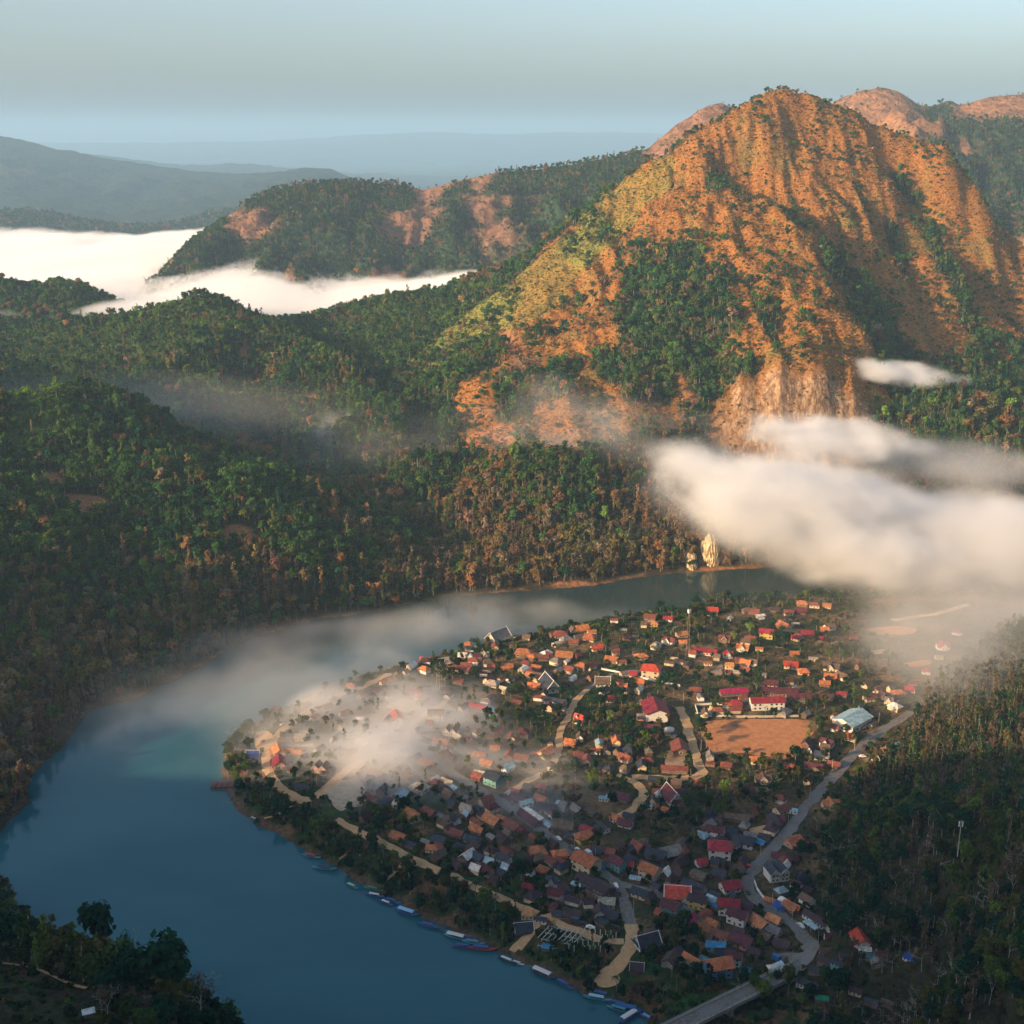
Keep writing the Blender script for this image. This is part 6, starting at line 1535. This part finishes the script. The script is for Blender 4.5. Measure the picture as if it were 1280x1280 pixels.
def tree(kind, x, y, z, s, ci, wid=1.0):
    cr, tk = PROT[kind][TR.randrange(len(PROT[kind]))]
    nm = {'bamboo': 'bamboo_clump', 'palm': 'palm_tree', 'bare': 'bare_tree'}.get(kind, 'broadleaf_tree')
    r = link(bpy.data.objects.new(nm, None)); r.location = (x, y, z); r.rotation_euler = (0, 0, TR.uniform(0, 6.28)); r.scale = (s * wid, s * wid, s)
    c = link(bpy.data.objects.new("crown", cr), r); j = TR.uniform(.75, 1.25); c.color = (*[v * j for v in CNAME[ci][1]], 1)
    link(bpy.data.objects.new("trunk", tk), r)
    px, py, f = project(x, y, z + 5 * s)
    desc = KIND[kind][0] if kind in ('bamboo', 'palm') else f"{KIND[kind][0]} {CNAME[ci][0]}"
    TREES.append((r, desc + " " + ("clump" if kind == 'bamboo' else "tree" if kind != 'palm' else ""), float(px), float(py), KIND[kind][1], None, x, y))
    return r
TR = random.Random(77)
def ground_ray(px, py):
    """first terrain point along the line of sight"""
    d_ = ray(px, py); tt = np.arange(150, 2400, 3.0); pts = CAM[None] + d_[None] * tt[:, None]
    h_ = H(pts[:, 0], pts[:, 1]); k = np.argmax(pts[:, 2] < h_)
    return pts[k] if (pts[:, 2] < h_).any() else None
# foreground spur, bottom left: (px, py of the foot, kind, height scale, colour)
NEAR = [(122, 1198, 'round', 2.1, 0, .85), (160, 1212, 'bare', 1.15, 0, 1), (205, 1262, 'round', 2.3, 0, .95), (182, 1250, 'round', 1.7, 0, 1), (225, 1275, 'round', 1.7, 2, 1), (258, 1290, 'bare', 1.5, 4, 1), (250, 1268, 'bare', 1.2, 4, 1), (40, 1200, 'tall', 1.25, 1, 1), (25, 1192, 'round', 1.3, 0, 1), (5, 1190, 'round', 1.5, 0, 1),
        (58, 1205, 'tall', 1.2, 3, .9), (70, 1210, 'tall', 1.3, 2, .9), (80, 1212, 'round', 1.5, 2, .9), (95, 1215, 'tall', 1.2, 3, .9), (108, 1218, 'round', 1.4, 2, .9), (132, 1222, 'round', 1.45, 2, 1), (148, 1232, 'round', 1.4, 1, 1), (160, 1240, 'round', 1.3, 0, 1), (118, 1238, 'round', 1.2, 1, 1), (140, 1252, 'round', 1.2, 0, 1),
        (135, 1282, 'bare', 1.0, 4, 1), (128, 1276, 'bare', .9, 4, 1), (175, 1275, 'bare', .8, 4, 1), (182, 1288, 'bare', .9, 4, 1), (165, 1290, 'round', 1.0, 1, 1), (205, 1300, 'round', 1.2, 0, 1), (235, 1310, 'round', 1.3, 0, 1), (262, 1306, 'round', 1.2, 0, 1), (285, 1300, 'round', .9, 0, 1), (300, 1302, 'round', .7, 0, 1), (190, 1310, 'round', 1.2, 1, 1),
        (15, 1178, 'round', 1.2, 1, 1), (50, 1182, 'round', 1.2, 0, 1), (75, 1190, 'round', 1.2, 1, 1), (-8, 1200, 'round', 1.4, 0, 1), (30, 1212, 'tall', 1.1, 1, .9), (48, 1218, 'tall', 1.0, 3, .9), (88, 1226, 'tall', 1.0, 1, .9), (105, 1230, 'tall', 1.0, 2, .9)]
for (px, py, k, s, ci, wd) in NEAR:
    p = ground_ray(px, py)
    if p is None: continue
    tree(k, p[0], p[1], float(H(p[0], p[1])) - .4, s * 1.0, ci, wd)
n_near = len(TREES)
# village trees
cand = []
for (gx, gy, rx, ry) in GROVES:
    k = int(rx * ry / 95) + 2
    for _ in range(k * 2):
        a = TR.uniform(0, 6.28); q = math.sqrt(TR.random()); cand.append((gx + rx * q * math.cos(a), gy + ry * q * math.sin(a), 1))
for _ in range(2600): cand.append((TR.uniform(300, 1110), TR.uniform(756, 1250), 0))
for px in range(760, 1060, 5): cand.append((px + TR.uniform(-2, 2), 752 + TR.uniform(-2, 5) + max(0, (860 - px) * .12), 1))
cand = [(288, 948, 1), (292, 962, 1), (286, 972, 1), (296, 978, 1), (300, 935, 1), (306, 925, 1), (312, 918, 1), (332, 905, 1), (500, 822, 1), (512, 822, 1), (545, 858, 1), (550, 862, 1), (556, 852, 1), (310, 985, 1), (320, 992, 1), (330, 1002, 1), (300, 992, 1), (318, 1005, 1)] + cand
taken = []
SPARE = []
def free_spot(x, y, r):
    if any((h['x'] - x) ** 2 + (h['y'] - y) ** 2 < (h['rad'] * .95 + r) ** 2 for h in HOUSES): return False
    if near_road(x, y)[0] < r * .8: return False
    if any(inside(w, np.array(x), np.array(y)) for w in pw): return False
    if Aq(in_riv, np.array(x), np.array(y)): return False
    return all((a - x) ** 2 + (b - y) ** 2 > (.75 * (r + c)) ** 2 for a, b, c in taken)
for i, (px, py, dense) in enumerate(cand):
    p = place(px, py); x, y = p[0], p[1]
    s = TR.uniform(.7, 1.15) if dense else TR.uniform(.42, .8)
    r = 3.6 * s
    if not free_spot(x, y, r) or p[2] > 20: continue
    kind = TR.choices(['round', 'tall', 'palm', 'bamboo', 'bare'], [7, 1, 1.3 if py > 950 else .4, .6, .7])[0]
    if i < 8: kind = ['round', 'bamboo'][i % 2]; s = 1.15
    if i in (8, 9): kind = 'bamboo'; s = 1.6
    if i in (10, 11, 12): kind = 'bare'; s = 1.4
    ci = TR.choices([0, 1, 2, 3, 4], [6, 5, 2, 1, 1])[0]
    taken.append((x, y, r))
    SPARE.append((kind, x, y, float(H(x, y)) - .2, s, ci, i < 18, py))
# right hill: the nearest ones
X, Y = jgrid(110, 620, 290, 1050, 5.3, tg_)
Zs = H(X, Y); iv, px, py = in_view(X, Y, Zs, 25)
hi = Aq(hill_in, X, Y)
ok = iv & (hi > 1.0) & Aq(is_inner, X, Y) & (Aq(d_riv, X, Y) > 12)
X, Y, Zs, px, py = X[ok], Y[ok], Zs[ok], px[ok], py[ok]
HILL = []
hxy = np.array([(h['x'], h['y'], h['rad']) for h in HOUSES])
for x, y, z, a, b in zip(X, Y, Zs, px, py):
    if (np.hypot(hxy[:, 0] - x, hxy[:, 1] - y) < hxy[:, 2] + 3).any() or near_road(x, y)[0] < 4: continue
    HILL.append((x, y, z, a, b))
grv = fbm(np.array([h[0] for h in HILL]) / 45, np.array([h[1] for h in HILL]) / 45, 3, 801)
def hill_kind(a, b, g):
    plantation = (1050 < a < 1270 and 900 < b < 1000) or (1180 < a < 1290 and 850 < b < 960)
    if plantation: return 'tall' if TR.random() < .8 else 'bare'
    if g > .12: return 'bare' if TR.random() < .75 else 'tall'
    if g < -.3: return 'bamboo'
    return TR.choices(['round', 'tall', 'bamboo', 'bare'], [6, 2, .9, 1])[0]
order = sorted(range(len(HILL)), key=lambda i: HILL[i][1])
room = 300 - n_near
n_hill = min(125, room)
rest_hill = []
for c_, i in enumerate(order):
    x, y, z, a, b = HILL[i]; k = hill_kind(a, b, grv[i]); s = TR.uniform(.8, 1.25); ci = TR.choices([0, 1, 2, 3, 4], [8, 4, 2.5, .8, 1.4 if k != 'round' else .4])[0]
    if k == 'bamboo': ci = TR.choice([1, 3, 2])
    if k in ('tall', 'bare') and TR.random() < .38: ci = 4
    if c_ < n_hill: tree(k, x, y, z - .5, s, ci)
    else: rest_hill.append((k, x, y, z - .5, s, ci))
SPARE.sort(key=lambda q: (not q[6], -q[7] if q[4] > .62 else 1e4 - q[7]))
n_v = 300 - len(TREES)
for q in SPARE[:n_v]: tree(*q[:6])
rest_v = [q[:6] for q in SPARE[n_v:]]
def wood(name, items, label=None):
    n = len(items); ar = np.array([[q[1], q[2], q[3]] for q in items])
    idx = [{'round': TR.randrange(3), 'tall': 3 + TR.randrange(2), 'bare': 5, 'bamboo': 6, 'palm': TR.randrange(3)}[q[0]] for q in items]
    s = np.array([q[4] for q in items]) * 1.02
    tn = np.array([CNAME[q[5]][1] for q in items]) * np.exp(tg_.normal(size=(n, 1)) * .2)
    scatter(name, ar, np.stack([s, s, s * tg_.uniform(.9, 1.15, n)], 1), np.stack([s * 0, s * 0, tg_.uniform(0, 6.28, n)], 1), idx, tn, C_tree)
wood("slope_wood", rest_hill); wood("village_greenery", rest_v)
# low growth on banks, yards and slopes
X, Y = jgrid(-330, 620, 300, 1120, 2.7, rs)
ok = ~Aq(in_riv, X, Y)
X, Y = X[ok], Y[ok]; Zs = H(X, Y); iv, px, py = in_view(X, Y, Zs, 30)
dr_ = Aq(d_riv, X, Y); inn = Aq(is_inner, X, Y); nea = Aq(is_near, X, Y); hi = Aq(hill_in, X, Y)
nn_ = fbm(X / 22, Y / 22, 3, 811)
pr = np.where(inn & (dr_ < 45), .62 * sstep(-.35, .15, nn_) * sstep(2, 7, dr_), 0) + np.where(inn & (dr_ >= 45), .26 * sstep(-.1, .35, nn_), 0) + np.where(nea, .55, 0) + np.where(inn & (hi > 1), .45, 0)
ok = iv & (inn | nea) & (rs.random(len(X)) < pr)
X, Y, Zs, dr_ = X[ok], Y[ok], Zs[ok], dr_[ok]
rp = np.concatenate([np.c_[q, np.full(len(q), w)] for q, tg, w in ROADS])
keep = np.ones(len(X), bool)
for i0 in range(0, len(X), 2000):
    sl = slice(i0, i0 + 2000)
    dd = np.hypot(X[sl, None] - rp[None, :, 0], Y[sl, None] - rp[None, :, 1]) - rp[None, :, 2] / 2
    keep[sl] &= dd.min(1) > 1.0
    dh = np.hypot(X[sl, None] - hxy[None, :, 0], Y[sl, None] - hxy[None, :, 1]) - hxy[None, :, 2] * .9
    keep[sl] &= dh.min(1) > .3
for w in pw: keep &= ~inside(w, X, Y)
X, Y, Zs, dr_ = X[keep], Y[keep], Zs[keep], dr_[keep]; n = len(X)
c = pal(rs, n, [(.030, .055, .018), (.02, .04, .016), (.06, .07, .02), (.07, .12, .025), (.12, .08, .04)], [4, 4, 2, .9, 1.4])
s = rs.uniform(.8, 2.0, n) * np.where(dr_ < 45, 1.25, .9)
s = np.where(rs.random(n) < .06, s * 1.8, s)
scatter("undergrowth", np.stack([X, Y, Zs - .1], 1), np.stack([s, s, s * rs.uniform(.6, 1.2, n)], 1), np.stack([X * 0, X * 0, rs.uniform(0, 6.28, n)], 1), rs.choice(4, n), c, C_shrub)
# near mountain and left bank woods behind the single trees
X, Y = jgrid(-600, 120, 120, 1000, 6.2, rs)
ok = ~Aq(in_riv, X, Y) & Aq(is_near, X, Y); X, Y = X[ok], Y[ok]; Zs = H(X, Y); iv, px, py = in_view(X, Y, Zs, 60)
ex = np.array([(q[6], q[7]) for q in TREES[:n_near]])
dd = np.hypot(X[:, None] - ex[None, :, 0], Y[:, None] - ex[None, :, 1]).min(1)
clearing = ((px < 115) & (py > 1205)) | ((px < 190) & (py > 1258))
ok = iv & (dd > 4) & (Zs > 3) & ~clearing & (rs.random(len(X)) < .8)
X, Y, Zs, py = X[ok], Y[ok], Zs[ok], py[ok]; n = len(X)
sc_ = rs.uniform(.5, .85, n)
scatter("spur_wood", np.stack([X, Y, Zs - .5], 1), np.stack([sc_, sc_, sc_], 1), np.stack([X * 0, X * 0, rs.uniform(0, 6.28, n)], 1), rs.choice(7, n, p=[.28, .28, .22, .07, .07, .03, .05]), pal(rs, n, [GREEN, DEEP, OLIVE, BROWN], [4, 5, 2, 1]), C_tree)
wpt = [ground_ray(a, b) for a, b in [(-6, 1206), (20, 1207), (45, 1212), (62, 1222), (85, 1230), (108, 1237)]]
w = smooth_line([p[:2] for p in wpt], 2); tgt = np.gradient(w, axis=0); tgt /= np.linalg.norm(tgt, axis=1)[:, None]; nn2 = np.stack([-tgt[:, 1], tgt[:, 0]], 1)
A_ = np.stack([np.c_[w + nn2 * o, H((w + nn2 * o)[:, 0], (w + nn2 * o)[:, 1]) + .5] for o in (-.8, 0, .8)])
o = grid_mesh("foot_path", A_[..., 0], A_[..., 1], A_[..., 2], M_dirt); o['kind'] = 'structure'
p = ground_ray(112, 1277)
hut = link(bpy.data.objects.new("hillside_hut", None)); hut.location = (p[0], p[1], float(H(p[0], p[1]))); hut.rotation_euler = (0, 0, .4); tag(hut, "tiny pale-roofed hut on the bare foreground slope, bottom edge", "hut")
m = MB(); m.box((-1.4, -1, -.6), (1.4, 1, 1.7)); m.build("wall", M_wall, hut, color=(.2, .15, .1)); m = MB(); m.box((-1.8, -1.4, 1.72), (1.8, 1.4, 1.85)); m.build("roof", M_roof, hut, color=(.5, .55, .55))

# pale emergent trees that stand out on the far slopes
EMER = [(338, 470, 'x'), ]
# ------------------------------------------------------------------ labels from what stands beside
LMK = [(h['label'], h['px'], h['py'], h) for h in HOUSES if h['label']]
SHORT = [("the red earth field", 945, 925), ("the lattice mast", 859, 823), ("the white enclosure wall", 889, 888), ("the concrete post frame", 730, 1172), ("the floating pier", 270, 984), ("the bridge end", 1000, 1208), ("the street fork", 775, 1108), ("the sand bank", 760, 1225), ("the bare round lot", 431, 994), ("the antenna mast", 1197, 1050)]
def shorten(l):
    l = l.split(",")[0]
    for w_ in (" beside ", " behind ", " below ", " above ", " by ", " near ", " among ", " at ", " on ", " inside ", " in the ", " along ", " south of ", " north of ", " nearest ", " just ", " left of ", " right of ", " beyond ", " round ", " standing ", " through ", " west of ", " fading ", " dimmed ", " hazed ", " alone ", " half "):
        if w_ in l: l = l.split(w_)[0]
    return "the " + l
seen = {}
for l, a, b, h in LMK: seen.setdefault(shorten(l), []).append((a, b))
MARKS = [(k, v[0][0], v[0][1]) for k, v in seen.items() if len(v) == 1 and len(k.split()) <= 8 and len(k.split()) >= 4] + SHORT
ORD = ["", "second ", "third ", "fourth ", "fifth ", "sixth ", "seventh ", "eighth ", "ninth ", "tenth ", "eleventh ", "twelfth ", "thirteenth ", "fourteenth ", "fifteenth ", "sixteenth ", "seventeenth ", "eighteenth ", "nineteenth ", "twentieth "] + [f"{q}th " for q in range(21, 60) ]
def sector(dx, dy):
    if abs(dx) > abs(dy) * 1.2: return "to the right of" if dx > 0 else "to the left of"
    return "in front of" if dy > 0 else "behind"
LONG = []
def auto(items, groupname):
    """items: (root, phrase, px, py, cat, group)"""
    import collections
    ch = []
    for it in items:
        ds = sorted(((math.hypot(it[2] - m_[1], (it[3] - m_[2]) * 1.5), m_) for m_ in MARKS), key=lambda q: q[0])
        ds = [q for q in ds if q[0] > 3][:2]
        m_ = ds[0][1]; ch.append((it, m_, sector(it[2] - m_[1], it[3] - m_[2]), ds[0][0]))
    buckets = collections.defaultdict(list)
    for c in ch: buckets[(c[0][1], c[1][0], c[2])].append(c)
    for (ph, mk_, sec_), lst in buckets.items():
        lst.sort(key=lambda c: c[3])
        for k, c in enumerate(lst):
            if len(lst) == 1: lb = f"{ph} {sec_} {mk_}"
            else: lb = f"{ph}, {ORD[k] if k < len(ORD) else ''}closest {sec_} {mk_}".replace(" ,", ",")
            w_ = lb.split()
            if len(w_) > 16: lb = lb.replace("to the left of", "left of").replace("to the right of", "right of")
            if len(lb.split()) > 16: lb = lb.replace("little ", "").replace(" the ", " ")
            if len(lb.split()) > 16: lb = lb.replace("-walled", " walled").replace("bright orange-red roof", "orange-red roof").replace("closest right", "right").replace("closest left", "left")
            if len(lb.split()) > 16: LONG.append(lb)
            tag(c[0][0], " ".join(lb.split()[:16]), c[0][4], c[0][5] or groupname)
TYN = dict(g="gabled house", h="hip-roofed house", G="two-storey house", H="two-storey hall", s="small shed", l="long building", L="long two-storey building", T="temple hall", V="twin-gabled villa", F="flat-roofed building", P="open pavilion", A="open awning", X="cross-gabled house", Z="warehouse")
CATN = dict(s="shed", l="building", L="building", T="hall", V="villa", P="pavilion", A="awning", Z="warehouse", H="house")
its = []
for h in HOUSES:
    if h['root'] is None: continue
    cat_ = CATN.get(h['ty'], 'house')
    if h['label']:
        tag(h['root'], h['label'], cat_, "houses of the river village"); continue
    size = "little " if h['L'] < 6.8 and h['ty'] != 's' else ""
    its.append((h['root'], f"{size}{RNAME[h['rc']]}-roofed {WNAME[h['wc']] + '-walled ' if h['wc'] not in 'ng' else ''}{TYN[h['ty']]}", h['px'], h['py'], cat_, "houses of the river village"))
auto(its, "houses of the river village")
auto(THINGS, None)
auto([(t_[0], t_[1], t_[2], t_[3], t_[4], None) for t_ in TREES[n_near:]], "trees of the village and its slope")
cur = MARKS
MARKS = [("the tallest broad dark tree", 205, 1240), ("the foot path", 60, 1222), ("the hillside hut", 112, 1277)]
auto([(t_[0], t_[1], t_[2], t_[3], t_[4], None) for t_ in TREES[:n_near]], "trees of the foreground spur")
tag(TREES[2][0], "tallest broad dark tree of the foreground spur, seen against the river", "tree", "trees of the foreground spur")
print("long", LONG[:5])
print("trees", len(TREES), "hill rest", len(rest_hill), "village rest", len(rest_v))
